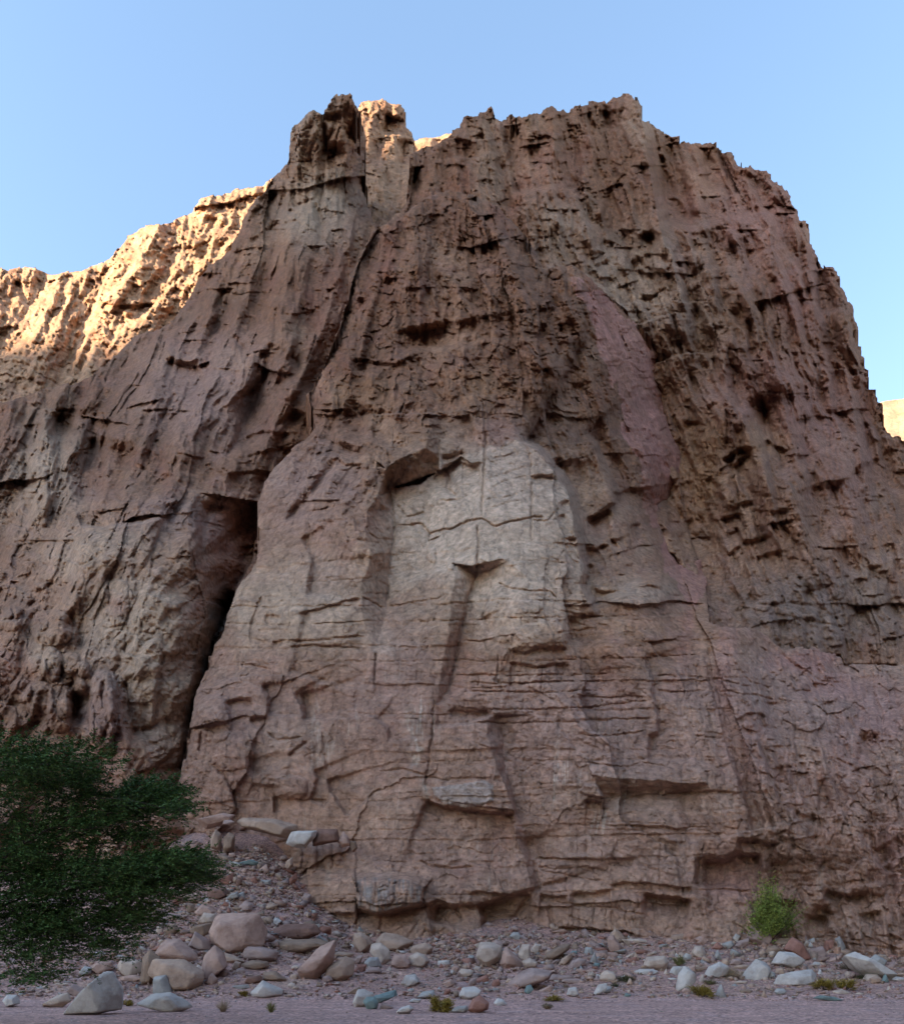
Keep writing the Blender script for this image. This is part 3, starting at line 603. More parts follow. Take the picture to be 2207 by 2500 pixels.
    st('c', [(1800, 480), (1600, 480), (1450, 470), (1260, 450)], 5, 14, 30)
    for y in (560, 640, 690, 760): gr('c', [(1330, y-30), (1480, y-10), (1660, y)], 2.4, 9)
    gr('c', [(740, 90), (735, 200)], 6, 18); gr('c', [(790, 180), (900, 240), (1100, 260), (1300, 240)], 4, 14)
    # bedrock outcrop at the foot
    sp(('c', [(200, 300, 0), (480, 290, 0), (760, 300, 0), (930, 340, 0)]), ('c', [(240, 378, 62), (480, 368, 66), (745, 378, 66), (850, 428, 44)]), ('c', [(262, 590, 66), (430, 652, 66), (640, 600, 66), (828, 560, 44)]), ('c', [(275, 640, 4), (440, 700, 4), (660, 640, 4), (850, 596, 4)]),
       ('c', [(262, 760, 34), (450, 800, 36), (690, 760, 36), (890, 700, 30)]), ('c', [(230, 960, 40), (430, 1000, 40), (700, 1000, 40), (950, 1000, 30)]), ('c', [(200, 1150, 0), (430, 1150, 0), (700, 1150, 0), (980, 1150, 0)]))
    pl('c', [(240, 370), (330, 330), (740, 360), (850, 420), (830, 560), (700, 590), (430, 655), (260, 590)], 15, 7)
    st('c', [(1080, 560), (980, 530), (850, 570), (640, 602), (430, 655), (260, 600)], 6, 20, 60)
    st('c', [(870, 570), (875, 640), (850, 740)], 26, 32, 70); st('c', [(1300, 560), (1345, 700), (1335, 1000)], 14, 40, 120)
    st('c', [(450, 680), (440, 800), (400, 930)], 6, 10, 30); gr('c', [(600, 820), (700, 750), (760, 690)], 3, 9); gr('c', [(690, 870), (780, 760), (830, 700)], 3, 10)
    gr('c', [(800, 890), (860, 800), (870, 740)], 2.5, 9); gr('c', [(900, 880), (960, 800)], 3, 9); gr('c', [(1180, 700), (1100, 600)], 4, 12)
    for x in (430, 600, 720): gr('c', [(x, 360), (x-10, 480), (x-25, 580)], 2, 6)
    bu('c', (940, 760), (110, 60), 12); bu('c', (1240, 800), (110, 110), 14); bu('c', (1280, 930), (70, 90), 16); bu('c', (1030, 930), (120, 80), 12)
    st('b', [(1500, 880), (1400, 900), (1250, 900)], 8, 18, 30); gr('b', [(1520, 630), (1515, 900), (1525, 1060)], 3, 12); st('b', [(870, 850), (1000, 850), (1150, 860)], 12, 16, 60)
    st('b', [(1150, 860), (1170, 970)], 12, 20, 30); gr('b', [(1100, 640), (1250, 630), (1400, 610)], 4, 10); gr('b', [(1130, 700), (1300, 690)], 4, 10)
    sp(('b', [(820, 560, 0), (1050, 560, 0), (1300, 540, 0), (1500, 560, 0)]), ('b', [(860, 690, 40), (1080, 650, 44), (1290, 640, 44), (1510, 620, 40)]), ('b', [(880, 850, 46), (1080, 850, 46), (1300, 880, 46), (1520, 900, 40)]), ('b', [(900, 1000, 0), (1080, 1010, 0), (1300, 1030, 0), (1540, 1080, 0)]))
    # ribs under the perched slabs
    for i, x in enumerate((380, 465, 590, 1010, 1056, 1130, 1260, 1335, 1440)):
        y0 = (340 if x > 900 else 270)+(i*37 % 50); bu('b', (x+28, y0+90), (30+(i*13 % 22), 80+(i*29 % 50)), 12+(i*7 % 9), 3)
    return o

cliff = layer('cliff', (330, 2400, 440, 2400), 2.3, F_D, F_SIL, F_rel, ops_F(), F_col, rock_near, 4.5, (20, 1.3), 1)

# --- left mass: split tower, its long shoulder and the buttress left of the cleft
L_SIL = [(-160, 1010), (0, 985), (90, 955), (190, 935), (262, 890), (330, 820), (390, 800), (428, 777), (465, 728), (483, 679), (508, 648), (560, 612), (587, 551), (612, 502), (643, 468),
         (661, 440), (698, 404), (707, 367), (708, 330), (712, 310), (727, 297), (740, 283), (752, 270), (765, 266), (778, 272), (788, 280), (792, 265), (806, 247), (818, 235), (831, 224), (838, 226), (846, 228), (853, 229),
         (866, 243), (875, 263), (883, 300), (893, 330), (897, 370), (888, 395), (892, 459), (906, 532), (925, 569), (930, 640), (900, 800), (860, 1000), (760, 1200), (700, 1350), (650, 1600), (560, 1800),
         (470, 2130), (-160, 2130)]
L_D = [(835, 230, 113), (720, 300, 114), (890, 400, 119), (900, 560, 108), (870, 730, 92), (790, 880, 82), (740, 970, 78), (670, 437, 121), (600, 520, 119), (560, 612, 114),
       (470, 728, 111), (330, 820, 109), (200, 960, 102), (-100, 1000, 98), (700, 600, 105), (600, 800, 95), (450, 1000, 85), (250, 1000, 91), (640, 1000, 80), (620, 1150, 74),
       (400, 1180, 77), (0, 1350, 80), (150, 1300, 75), (600, 1260, 74), (200, 1330, 66), (-100, 1420, 72), (400, 1230, 69), (350, 1270, 63), (470, 1240, 64), (460, 1330, 60.5),
       (560, 1400, 70), (640, 1380, 76), (560, 1500, 70), (520, 1530, 66), (450, 1500, 58.5), (510, 1640, 64), (440, 1700, 56.5), (480, 1760, 62), (430, 1850, 55.5), (460, 1900, 60), (300, 1500, 57.5),
       (300, 1700, 54.8), (300, 1900, 53), (0, 1500, 67), (100, 1600, 60), (-100, 1700, 60), (150, 1800, 56.5), (-100, 1950, 54), (420, 1980, 54.5), (440, 2100, 54), (-100, 2130, 50), (800, 1300, 85), (820, 600, 104)]
def L_rel(U, V):
    up = 1-sstep(1100, 1280, V); low = 1-up
    but = blobs(U, V, [(330, 1600, 190, 330, 1)], 2)
    colm = blobs(U, V, [(110, 1150, 150, 190, 1)], 2)
    tw = blobs(U, V, [(830, 380, 130, 230, 1)], 2)
    return dict(lump=(1-.3*but)*(1-.65*tw), flute=.85*up+.9*colm+.2*low, bed=.10+.15*but, block=.35*up+.75*low+.3*colm-.25*but, rough=1.1*up+1.1*low-.3*but, slope=.1, crack=1., pit=.25*up+.15)
def L_col(U, V, tone, h, A):
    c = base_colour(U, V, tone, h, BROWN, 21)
    c = mixc(c, TAN, .7*blobs(U, V, [(320, 1560, 150, 220, 1), (110, 1180, 110, 150, .7), (800, 280, 45, 55, .4), (250, 1350, 150, 90, .7), (390, 1700, 70, 160, .8), (110, 1590, 60, 60, .7), (60, 850, 200, 60, .6)], 1.5))
    c = mixc(c, GREY, .6*blobs(U, V, [(780, 500, 130, 110, 1), (740, 340, 60, 90, .7)], 1.5))
    c = mixc(c, MAUVE, .5*blobs(U, V, [(500, 950, 180, 150, .9), (450, 1260, 150, 60, .9), (250, 1750, 60, 150, .9)], 1.5))
    c = mixc(c, RED, .6*blobs(U, V, [(300, 1480, 30, 30, .6), (820, 750, 60, 160, .35), (230, 1180, 60, 60, .3), (265, 1780, 40, 120, .7), (40, 1640, 60, 60, .4), (570, 1330, 70, 140, .5)], 1.5))
    c = mixc(c, (.22, .14, .11), .6*blobs(U, V, [(265, 1760, 35, 130, 1), (100, 1720, 90, 60, .8), (60, 1500, 50, 60, .5)], 1.6))
    c = mixc(c, (.13, .13, .115), .75*blobs(U, V, [(540, 1530, 26, 120, 1), (505, 1640, 12, 60, 1)], 2))
    return c
def ops_L():
    o = []
    st = lambda f, pts, w, d, L: o.append(('step', f, pts, w, d, L))
    gr = lambda f, pts, w, d: o.append(('groove', f, pts, w, d))
    pl = lambda f, pts, r, e, gx=0, gy=0: o.append(('plate', f, pts, r, e, gx, gy))
    bu = lambda f, c, r, a, p=2.2: o.append(('bump', f, c, r, a, p))
    sp = lambda *cols: o.append(('strip', list(cols)))
    sp(('3', [(1395, 190, 0), (1290, 370, 0), (1200, 460, 0), (1185, 620, 0), (1180, 720, 0)]), ('3', [(1470, 230, -60), (1400, 350, -100), (1370, 470, -110), (1330, 600, -100), (1240, 710, -40)]), ('3', [(1640, 260, 0), (1600, 400, 0), (1580, 520, 0), (1500, 640, 0), (1380, 740, 0)]))
    sp(('3', [(1060, 900, 10), (1045, 1050, 10), (1055, 1200, 10), (1075, 1350, 10), (1120, 1500, 10)]), ('3', [(1240, 930, -60), (1230, 1080, -60), (1220, 1220, -60), (1200, 1370, -60), (1190, 1520, -60)]), ('3', [(1425, 960, -110), (1425, 1100, -110), (1380, 1300, -110), (1300, 1430, -110), (1260, 1560, -110)]))
    sp(('6', [(1150, 130, 10), (1100, 330, 10), (1070, 480, 10), (1035, 650, 10), (1000, 850, 10), (960, 1060, 10)]), ('6', [(1265, 160, -110), (1180, 400, -110), (1125, 560, -100), (1070, 690, -80), (1045, 900, -80), (995, 1090, -80)]))
    # ribs leaning to the right on the shoulder
    for (x0, y0, x1, y1, wd, dp) in ((640, 560, 560, 900, 60, 46), (540, 690, 430, 1010, 70, 56), (740, 600, 700, 950, 50, 40), (430, 830, 330, 1150, 60, 50), (300, 940, 250, 1250, 55, 44), (800, 560, 780, 760, 40, 34), (130, 1000, 110, 1280, 50, 48), (620, 860, 540, 1150, 50, 44)):
        sp(('p', [(x0-wd*.9, y0, 0), ((x0+x1)/2-wd*1.5, (y0+y1)/2, 0), (x1-wd*.9, y1, 0)]), ('p', [(x0, y0, dp*.3), ((x0+x1)/2-wd*.1, (y0+y1)/2+20, dp*.7), (x1, y1, dp*.2)]), ('p', [(x0+wd*.4, y0, -dp*.4), ((x0+x1)/2+wd*.5, (y0+y1)/2, -dp*.9), (x1+wd*.3, y1, -dp*.3)]), ('p', [(x0+wd*1.4, y0, 0), ((x0+x1)/2+wd*1.6, (y0+y1)/2, 0), (x1+wd*1.4, y1, 0)]))
    sp(('p', [(60, 1000, 0), (70, 1150, 0), (50, 1320, 0)]), ('p', [(110, 1000, 30), (120, 1150, 44), (110, 1320, 20)]), ('p', [(180, 1010, 20), (198, 1150, 34), (172, 1320, 10)]), ('p', [(225, 1020, -60), (250, 1150, -75), (215, 1300, -40)]), ('p', [(330, 1040, 0), (360, 1180, 0), (320, 1300, 0)]))
    sp(('3', [(420, 1000, 0), (560, 1000, 0), (760, 980, 0), (960, 930, 0)]), ('3', [(440, 1085, -50), (560, 1095, -50), (780, 1060, -50), (900, 1030, -30)]), ('3', [(450, 1100, 12), (570, 1112, 14), (790, 1078, 14), (915, 1050, 10)]), ('3', [(420, 1400, 0), (560, 1400, 0), (760, 1400, 0), (960, 1400, 0)]))
    # tower, frame t
    st('t', [(320, 310), (325, 480), (340, 640), (370, 800), (400, 960)], 20, 18, 12)
    gr('t', [(390, 420), (410, 560), (430, 700), (460, 830), (480, 950)], 5, 20)
    st('t', [(640, 290), (540, 310), (400, 345)], 18, 18, 8); st('t', [(640, 660), (560, 655), (430, 670)], 26, 24, 14)
    pl('t', [(385, 420), (610, 380), (625, 640), (540, 655), (430, 650), (400, 590)], 7, 3)
    st('t', [(600, 230), (620, 400), (630, 640), (660, 800), (670, 950), (640, 1150), (610, 1400), (590, 1650)], 62, 56, 150)
    gr('t', [(135, 430), (140, 520), (140, 660), (160, 800)], 2.5, 9); gr('t', [(40, 560), (180, 530), (290, 490)], 2, 7); gr('t', [(60, 900), (200, 880), (300, 840)], 3, 9)
    for p in ([(460, 850), (640, 770)], [(480, 950), (560, 900)], [(780, 700), (820, 900)], [(640, 500), (700, 640)]): gr('t', p, 4, 14)
    st('t', [(110, 1400), (30, 1380)], 6, 14, 12)
    # shoulder, frame 3 and A
    st('p', [(872, 400), (868, 520), (850, 620), (812, 720), (790, 800), (745, 900), (712, 965)], 45, 60, 60); st('p', [(700, 980), (650, 1080), (610, 1170), (605, 1230)], 30, 30, 50)
    st('3', [(1090, 170), (1050, 185), (1000, 180), (920, 150)], 12, 28, 40); gr('3', [(960, 350), (930, 420), (880, 510)], 7, 20); gr('3', [(830, 440), (770, 570)], 6, 14)
    gr('3', [(1740, 300), (1680, 340), (1600, 440), (1650, 520)], 14, 26); st('3', [(1750, 330), (1720, 440), (1670, 500)], 20, 20, 30)
    st('3', [(1600, 130), (1560, 180)], 10, 16, 30); st('3', [(1470, 60), (1430, 160), (1440, 330)], 14, 20, 50)
    st('3', [(740, 730), (700, 840)], 12, 16, 40); gr('3', [(820, 930), (870, 860), (950, 810)], 6, 18)
    st('3', [(240, 450), (255, 560), (265, 640)], 24, 44, 60); st('3', [(460, 560), (430, 680), (400, 750), (380, 900), (405, 1000)], 28, 46, 120)
    gr('3', [(600, 520), (560, 650), (560, 860)], 5, 16); gr('3', [(540, 230), (590, 420), (560, 560)], 6, 14)
    gr('3', [(130, 620), (150, 760), (130, 900), (160, 1050)], 7, 22); gr('3', [(270, 620), (260, 760), (290, 1050)], 5, 16); gr('3', [(60, 900), (50, 1050)], 14, 30)
    st('3', [(1800, 560), (1700, 660), (1610, 770), (1560, 820)], 30, 34, 60)
    for p in ([(1300, 620), (1450, 560), (1600, 580)], [(1350, 700), (1500, 660), (1640, 650)], [(1250, 790), (1420, 780), (1520, 800)]): st('3', p[::-1], 7, 15, 24)
    for a in ([(930, 640), (985, 700)], [(960, 900), (1010, 850)], [(640, 160), (660, 240)], [(700, 60), (710, 170)]): gr('A', [(x+0, y+700) for x, y in a], 6, 18)
    for a in ([(1180, 880), (1100, 900), (980, 980)], [(1170, 830), (1240, 800)], [(1000, 990), (1050, 1000)], [(1100, 760), (1060, 850), (1090, 930)], [(1280, 700), (1250, 800), (1280, 900)], [(1460, 1040), (1400, 1100)],
              [(800, 1260), (760, 1340), (740, 1420)], [(900, 1150), (850, 1240)], [(1060, 1160), (1040, 1260)], [(1390, 1000), (1370, 1100), (1390, 1200)]): gr('A', a, 7, 20)
    # buttress
    st('3', [(1060, 920), (1045, 1050), (1050, 1200), (1060, 1330)], 30, 40, 120); gr('3', [(1060, 960), (1050, 1150), (1075, 1370), (1000, 1430)], 5, 18)
    gr('3', [(1160, 960), (1130, 1080), (1110, 1200)], 8, 20); gr('3', [(1220, 980), (1190, 1080)], 7, 16); gr('3', [(1100, 920), (1090, 1060)], 7, 18); gr('3', [(1280, 1000), (1240, 1130), (1270, 1200)], 6, 12)
    st('6', [(1200, 60), (1150, 300), (1085, 500), (1050, 650), (1000, 850), (985, 1080)], 34, 76, 160)
    st('3', [(910, 950), (870, 1020), (880, 1100), (820, 1230), (720, 1400)], 8, 14, 60); gr('3', [(910, 1040), (850, 1200), (820, 1400)], 3, 12)
    st('3', [(420, 1090), (560, 1110), (780, 1070), (900, 1040)], 8, 12, 30)
    st('3', [(900, 1220), (920, 1210)], 6, 12, 10); gr('3', [(440, 1310), (520, 1270)], 2.5, 9); gr('3', [(340, 1270), (345, 1340)], 6, 16)
    st('6', [(895, 425), (870, 560), (852, 700), (830, 830), (760, 850)], 7, 18, 50); gr('6', [(900, 425), (872, 570), (850, 740)], 4, 18)
    gr('6', [(912, 780), (925, 860), (950, 920)], 5, 14); gr('6', [(598, 60), (600, 160), (602, 255)], 4, 14); gr('6', [(705, 0), (715, 140), (700, 280), (580, 305)], 3, 10)
    st('6', [(580, 60), (640, 40), (690, 50)], 5, 10, 20); gr('6', [(780, 230), (775, 330), (860, 330)], 2.6, 9); bu('6', (850, 400), (50, 40), 10); bu('6', (950, 165), (60, 40), 12)
    gr('6', [(690, 330), (690, 460)], 2.5, 8); gr('6', [(930, 460), (1010, 440)], 2.5, 7)
    st('6', [(1000, 940), (930, 980), (850, 1060)], 8, 14, 30)
    # domes and pillars at the lower left
    bu('6', (285, 300), (120, 100), 34); bu('6', (285, 500), (60, 100), 40); bu('6', (205, 520), (50, 80), 22); bu('6', (390, 490), (55, 60), 30); bu('6', (460, 530), (32, 42), 26); bu('6', (375, 550), (34, 26), 22)
    bu('6', (440, 620), (32, 50), 26); bu('6', (340, 590), (60, 28), 22); bu('6', (115, 650), (60, 62), 26, 3); bu('6', (220, 690), (75, 95), 30, 3); bu('6', (330, 740), (70, 140), 44, 3)
    bu('6', (420, 170), (16, 60), 14); bu('6', (60, 250), (60, 70), 26); bu('6', (560, 760), (70, 230), 46, 3); bu('6', (610, 720), (38, 180), 30, 3)
    st('6', [(365, 640), (370, 760), (360, 840)], 22, 44, 30); st('6', [(610, 560), (640, 700), (670, 860), (690, 950)], 30, 44, 40); gr('6', [(560, 580), (580, 760), (600, 830), (560, 960)], 5, 20)
    st('6', [(330, 300), (410, 330), (405, 430)], 16, 24, 20); gr('6', [(240, 640), (210, 780)], 9, 24); gr('6', [(430, 700), (480, 760)], 8, 20)
    bu('6', (480, 830), (40, 130), 20, 3); bu('6', (40, 820), (60, 90), 20, 3)
    for i in range(14):
        r = np.random.default_rng(900+i); bu('6', (r.uniform(0, 330), r.uniform(60, 300)), (r.uniform(14, 40), r.uniform(14, 34)), r.uniform(8, 20), 2.6)
    return o
tower = layer('mountain', (-160, 930, 200, 2130), 2.4, L_D, L_SIL, L_rel, ops_L(), L_col, rock_near, 5, (18, 1.2), 2)

# --- right wall: the high face behind the dome
E_SIL = [(880, 700), (930, 560), (985, 500), (1000, 450), (1006, 392), (1014, 372), (1040, 360), (1052, 355), (1078, 343), (1095, 334), (1103, 317), (1135, 303), (1140, 287), (1152, 283), (1168, 286), (1172, 272), (1184, 270),
         (1196, 261), (1204, 276), (1213, 292), (1240, 284), (1250, 278), (1260, 285), (1286, 283), (1317, 277), (1335, 266), (1348, 258), (1358, 264), (1372, 274), (1390, 277), (1396, 266), (1409, 259), (1446, 253),
         (1470, 250), (1495, 243), (1518, 228), (1528, 225), (1540, 229), (1550, 241), (1560, 262), (1565, 296), (1590, 298), (1611, 308), (1622, 328), (1640, 338), (1655, 332), (1666, 342), (1684, 354),
         (1720, 350), (1748, 348), (1758, 364), (1782, 375), (1800, 390), (1831, 415), (1862, 418), (1880, 425), (1898, 442), (1912, 455), (1923, 473), (1935, 505), (1945, 530), (1964, 541), (1972, 570), (1990, 620), (2004, 645), (2015, 654),
         (2035, 654), (2046, 680), (2062, 712), (2070, 730), (2088, 785), (2094, 830), (2107, 877), (2119, 938), (2143, 975), (2150, 1000), (2156, 1032), (2178, 1064), (2207, 1077), (2300, 1120), (2420, 1200), (2420, 1720), (1700, 1720), (1500, 1300), (1200, 900), (1000, 760)]
E_D = [(950, 540, 100), (1010, 400, 114), (1050, 350, 119), (1195, 262, 122), (1528, 225, 120), (1700, 350, 123), (1923, 473, 123), (2067, 718, 116), (2143, 975, 109), (2207, 1080, 106), (2420, 1200, 104), (1300, 700, 98),
       (1500, 600, 104), (1560, 350, 116), (1600, 800, 97), (1750, 1000, 95), (1690, 950, 102), (1710, 1250, 92), (1740, 1420, 82), (1900, 1200, 82.5), (2100, 1300, 84), (1850, 1540, 73), (2000, 1620, 74), (2420, 1620, 73), (1000, 460, 110), (1200, 480, 107),
       (1900, 800, 104), (1640, 560, 106), (2420, 1400, 86), (1300, 1000, 96), (1500, 1300, 84)]
def E_rel(U, V):
    low = sstep(1050, 1300, V); mid = blobs(U, V, [(1780, 760, 300, 360, 1)], 2)
    return dict(lump=1.0, flute=.75+.35*mid*(1-low)-.5*low, bed=.12+.55*low+.3*blobs(U, V, [(1750, 1100, 130, 180, 1)], 2), block=.5-.1*mid+.1*low, rough=1.1-.3*low, slope=.22, crack=1., pit=.25*(1-low))
def E_col(U, V, tone, h, A):
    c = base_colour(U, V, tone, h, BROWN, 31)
    c = mixc(c, GREY, .22*blobs(U, V, [(1560, 700, 130, 160, 1), (1700, 850, 150, 160, .6), (1500, 300, 120, 60, .5)], 1.5))
    c = mixc(c, TAN, .34*blobs(U, V, [(1370, 580, 80, 110, 1), (1480, 680, 70, 80, 1), (1570, 690, 90, 140, .9), (1690, 760, 70, 160, .6), (1200, 400, 60, 120, .6), (1560, 300, 50, 70, .8)], 1.5))
    c = mixc(c, (.44, .21, .175), .4*blobs(U, V, [(1850, 540, 110, 150, 1), (1960, 700, 80, 180, .8), (1900, 960, 170, 110, .9), (2010, 1000, 120, 180, .8), (1350, 420, 90, 90, .35), (1700, 500, 90, 80, .5), (2070, 1150, 90, 160, .7), (1800, 420, 120, 40, .6), (1660, 640, 40, 40, .5)], 1.5))
    c = mixc(c, OCHRE, .45*blobs(U, V, [(1720, 1150, 60, 150, .9), (1850, 1080, 60, 60, .7), (2140, 1480, 80, 60, .7)], 1.5))
    c = mixc(c, (.25, .19, .16), .6*blobs(U, V, [(2000, 1500, 260, 110, 1)], 2))
    return c
def ops_E():
    o = []
    sp = lambda *cols: o.append(('strip', list(cols)))
    for (x0, y0, x1, y1, wd, dp) in ((1180, 290, 1240, 520, 34, 44), (1350, 280, 1380, 480, 34, 36), (1570, 300, 1625, 620, 60, 80), (1640, 640, 1700, 900, 50, 60), (1460, 270, 1480, 420, 34, 36), (1700, 480, 1760, 800, 45, 50), (1790, 560, 1860, 880, 50, 54), (1880, 520, 1960, 860, 55, 56), (1970, 660, 2040, 1000, 45, 54),
                                     (1500, 560, 1560, 760, 50, 46), (1760, 850, 1800, 1120, 45, 44), (2060, 900, 2130, 1220, 50, 56), (1900, 960, 1990, 1260, 60, 50), (1830, 1000, 1900, 1280, 40, 50), (1700, 360, 1730, 520, 36, 40), (1100, 340, 1130, 480, 30, 34), (1400, 460, 1450, 620, 40, 40)):
        sp(('p', [(x0-wd*1.1, y0, 0), ((x0+x1)/2-wd*1.5, (y0+y1)/2, 0), (x1-wd*1.1, y1, 0)]), ('p', [(x0, y0, dp*.4), ((x0+x1)/2-wd*.1, (y0+y1)/2-12, dp*.7), (x1, y1, dp*.2)]), ('p', [(x0+wd*.4, y0, -dp*.5), ((x0+x1)/2+wd*.45, (y0+y1)/2, -dp*.9), (x1+wd*.3, y1, -dp*.3)]), ('p', [(x0+wd*1.4, y0, 0), ((x0+x1)/2+wd*1.6, (y0+y1)/2, 0), (x1+wd*1.4, y1, 0)]))
    st = lambda f, pts, w, d, L: o.append(('step', f, pts, w, d, L))
    gr = lambda f, pts, w, d: o.append(('groove', f, pts, w, d))
    st('B', [(745, 260), (765, 350), (790, 520), (815, 660), (825, 760)], 26, 50, 150); gr('B', [(770, 380), (800, 540), (830, 690)], 6, 18)
    st('B', [(825, 755), (790, 752), (735, 768)], 14, 30, 50); st('B', [(170, 290), (195, 380), (220, 480), (240, 620)], 15, 34, 60)
    gr('B', [(110, 330), (140, 470), (160, 620)], 4, 14); st('B', [(405, 380), (420, 480)], 12, 20, 40); st('B', [(570, 270), (580, 370)], 12, 18, 40)
    gr('B', [(875, 385), (880, 480)], 4, 16); st('B', [(850, 455), (825, 460)], 8, 14, 16); gr('B', [(440, 260), (460, 330), (440, 420)], 6, 14)
    for p in ([(640, 860), (560, 890)], [(700, 870), (720, 930)], [(750, 900), (725, 935)], [(620, 840), (560, 830)], [(660, 800), (600, 780)]): st('B', p, 10, 16, 24)
    st('B', [(870, 900), (800, 905), (770, 890)], 6, 12, 30); gr('B', [(860, 980), (790, 1030), (740, 1030)], 4, 14); gr('B', [(900, 950), (880, 1010)], 12, 24); gr('B', [(970, 900), (985, 1040), (970, 1130)], 9, 24)
    st('B', [(940, 760), (960, 880), (990, 1000)], 12, 18, 50); st('B', [(1090, 800), (1130, 900)], 12, 20, 40); gr('B', [(890, 1070), (900, 1180), (920, 1270)], 7, 18)
    st('B', [(1430, 860), (1440, 1000), (1450, 1100)], 16, 24, 50); st('B', [(1370, 720), (1380, 900), (1400, 1060)], 12, 20, 50); gr('B', [(1190, 1100), (1200, 1260)], 9, 24)
    gr('B', [(1400, 1130), (1420, 1210)], 8, 18); gr('B', [(1255, 980), (1230, 1080)], 7, 16); gr('B', [(1290, 940), (1310, 1060)], 7, 16); st('B', [(1540, 930), (1570, 1100), (1590, 1200)], 12, 20, 50)
    gr('B', [(1050, 700), (1100, 740), (1070, 820)], 7, 16)
    # frame 5
    st('5', [(930, 370), (990, 540), (1040, 680), (1070, 800), (1130, 885)], 36, 54, 90); gr('5', [(1030, 420), (1060, 640), (1080, 780), (1140, 880)], 4, 16)
    st('5', [(970, 640), (890, 660), (800, 720)], 12, 24, 20); st('5', [(965, 670), (905, 710), (850, 765)], 12, 26, 20); gr('5', [(840, 390), (840, 540), (835, 660)], 3, 12)
    for p in ([(1180, 650), (1100, 640), (1050, 600)], [(1060, 600), (1150, 570)], [(1450, 850), (1390, 850)], [(900, 1000), (800, 1050)], [(980, 930), (860, 970)], [(910, 1090), (820, 1120)], [(910, 1180), (820, 1240)],
              [(1140, 1210), (980, 1250)], [(1060, 1130), (910, 1160)], [(1170, 980), (1090, 990)], [(1400, 1390), (1250, 1430)], [(1650, 1350), (1530, 1370)], [(1690, 1290), (1600, 1290)], [(760, 800), (700, 830)],
              [(1020, 1490), (960, 1440)], [(700, 510), (600, 500)], [(780, 390), (710, 440)]): st('5', p, 9, 18, 26)
    gr('5', [(560, 600), (640, 800), (660, 1010)], 5, 14); st('5', [(1500, 780), (1560, 880), (1560, 1000), (1620, 1120)], 14, 26, 60); gr('5', [(1510, 790), (1560, 870)], 6, 20)
    gr('5', [(930, 1050), (1000, 1250), (1080, 1450)], 3.5, 12); gr('5', [(1080, 1000), (1180, 1140), (1230, 1200)], 6, 20); st('5', [(1200, 880), (1240, 1020), (1280, 1120), (1330, 1200)], 20, 26, 60)
    gr('5', [(1260, 480), (1270, 650), (1280, 820)], 4, 14); st('5', [(1380, 1250), (1500, 1340), (1700, 1420)], 14, 16, 60); gr('5', [(1700, 1180), (1720, 1320)], 6, 16); gr('5', [(1740, 1180), (1770, 1320), (1740, 1420)], 7, 20)
    gr('5', [(1470, 1200), (1480, 1290)], 10, 18); gr('5', [(1400, 900), (1400, 980), (1560, 1000)], 3, 10); gr('5', [(780, 1480), (850, 1520)], 4, 12)
    st('8', [(1800, 500), (1700, 505), (1480, 490), (1460, 430)], 10, 24, 30); gr('8', [(960, 100), (1000, 150)], 8, 18); gr('8', [(910, 270), (960, 290)], 8, 20); gr('8', [(1110, 410), (1170, 420)], 8, 16)
    for p in ([(1000, 170), (1200, 160), (1400, 200)], [(1200, 80), (1400, 60)], [(1050, 220), (1300, 260), (1500, 300)]): gr('8', p, 4, 10)
    return o
wall = layer('rock_face', (880, 2400, 200, 1700), 2.7, E_D, E_SIL, E_rel, ops_E(), E_col, rock_near, 9, (14, 1.2), 3)

# --- sunlit ridge behind the left shoulder
R_SIL = [(-260, 690), (-60, 662), (6, 655), (30, 660), (60, 648), (80, 652), (100, 662), (122, 670), (150, 668), (196, 661), (235, 645), (269, 633), (290, 605), (318, 575), (340, 556), (367, 551), (395, 546), (422, 538), (450, 525), (471, 514), (480, 500), (493, 483),
         (520, 478), (563, 471), (575, 462), (606, 456), (643, 456), (650, 445), (668, 436), (700, 430), (760, 450), (760, 1150), (-260, 1150)]
R_D = [(-260, 690, 156), (0, 655, 158), (120, 670, 159), (318, 575, 160), (493, 483, 162), (661, 440, 166), (760, 450, 168), (100, 850, 145), (0, 950, 138), (-260, 1000, 136), (300, 850, 144), (500, 700, 150), (600, 800, 148), (0, 1150, 124), (400, 1150, 132), (760, 1150, 140)]
def R_rel(U, V): return dict(lump=.5, flute=.55, bed=.05, block=.85, rough=1.1, slope=.1, crack=.8, pit=.6)
def R_col(U, V, tone, h, A):
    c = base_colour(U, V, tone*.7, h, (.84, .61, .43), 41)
    return c
ridge = layer('ridge', (-200, 760, 420, 1150), 3.1, R_D, R_SIL, R_rel, [('groove', 'A', [(290, 1130), (310, 1200)], 10, 22), ('groove', 'A', [(530, 1100), (545, 1200)], 10, 26), ('groove', 'A', [(10, 1180), (40, 1240)], 14, 26),
        ('groove', 'A', [(60, 1120), (110, 1210)], 7, 18), ('groove', 'A', [(590, 1120), (600, 1170)], 8, 20), ('groove', 'A', [(355, 1230), (370, 1290)], 7, 18), ('groove', 'A', [(470, 1250), (430, 1270)], 8, 18),
        ('groove', 'A', [(840, 980), (800, 1040)], 8, 18), ('groove', 'A', [(930, 850), (950, 900)], 6, 14), ('groove', 'A', [(760, 1130), (750, 1200)], 8, 20)], R_col, rock_far, 4, (12, 1.2), 4)

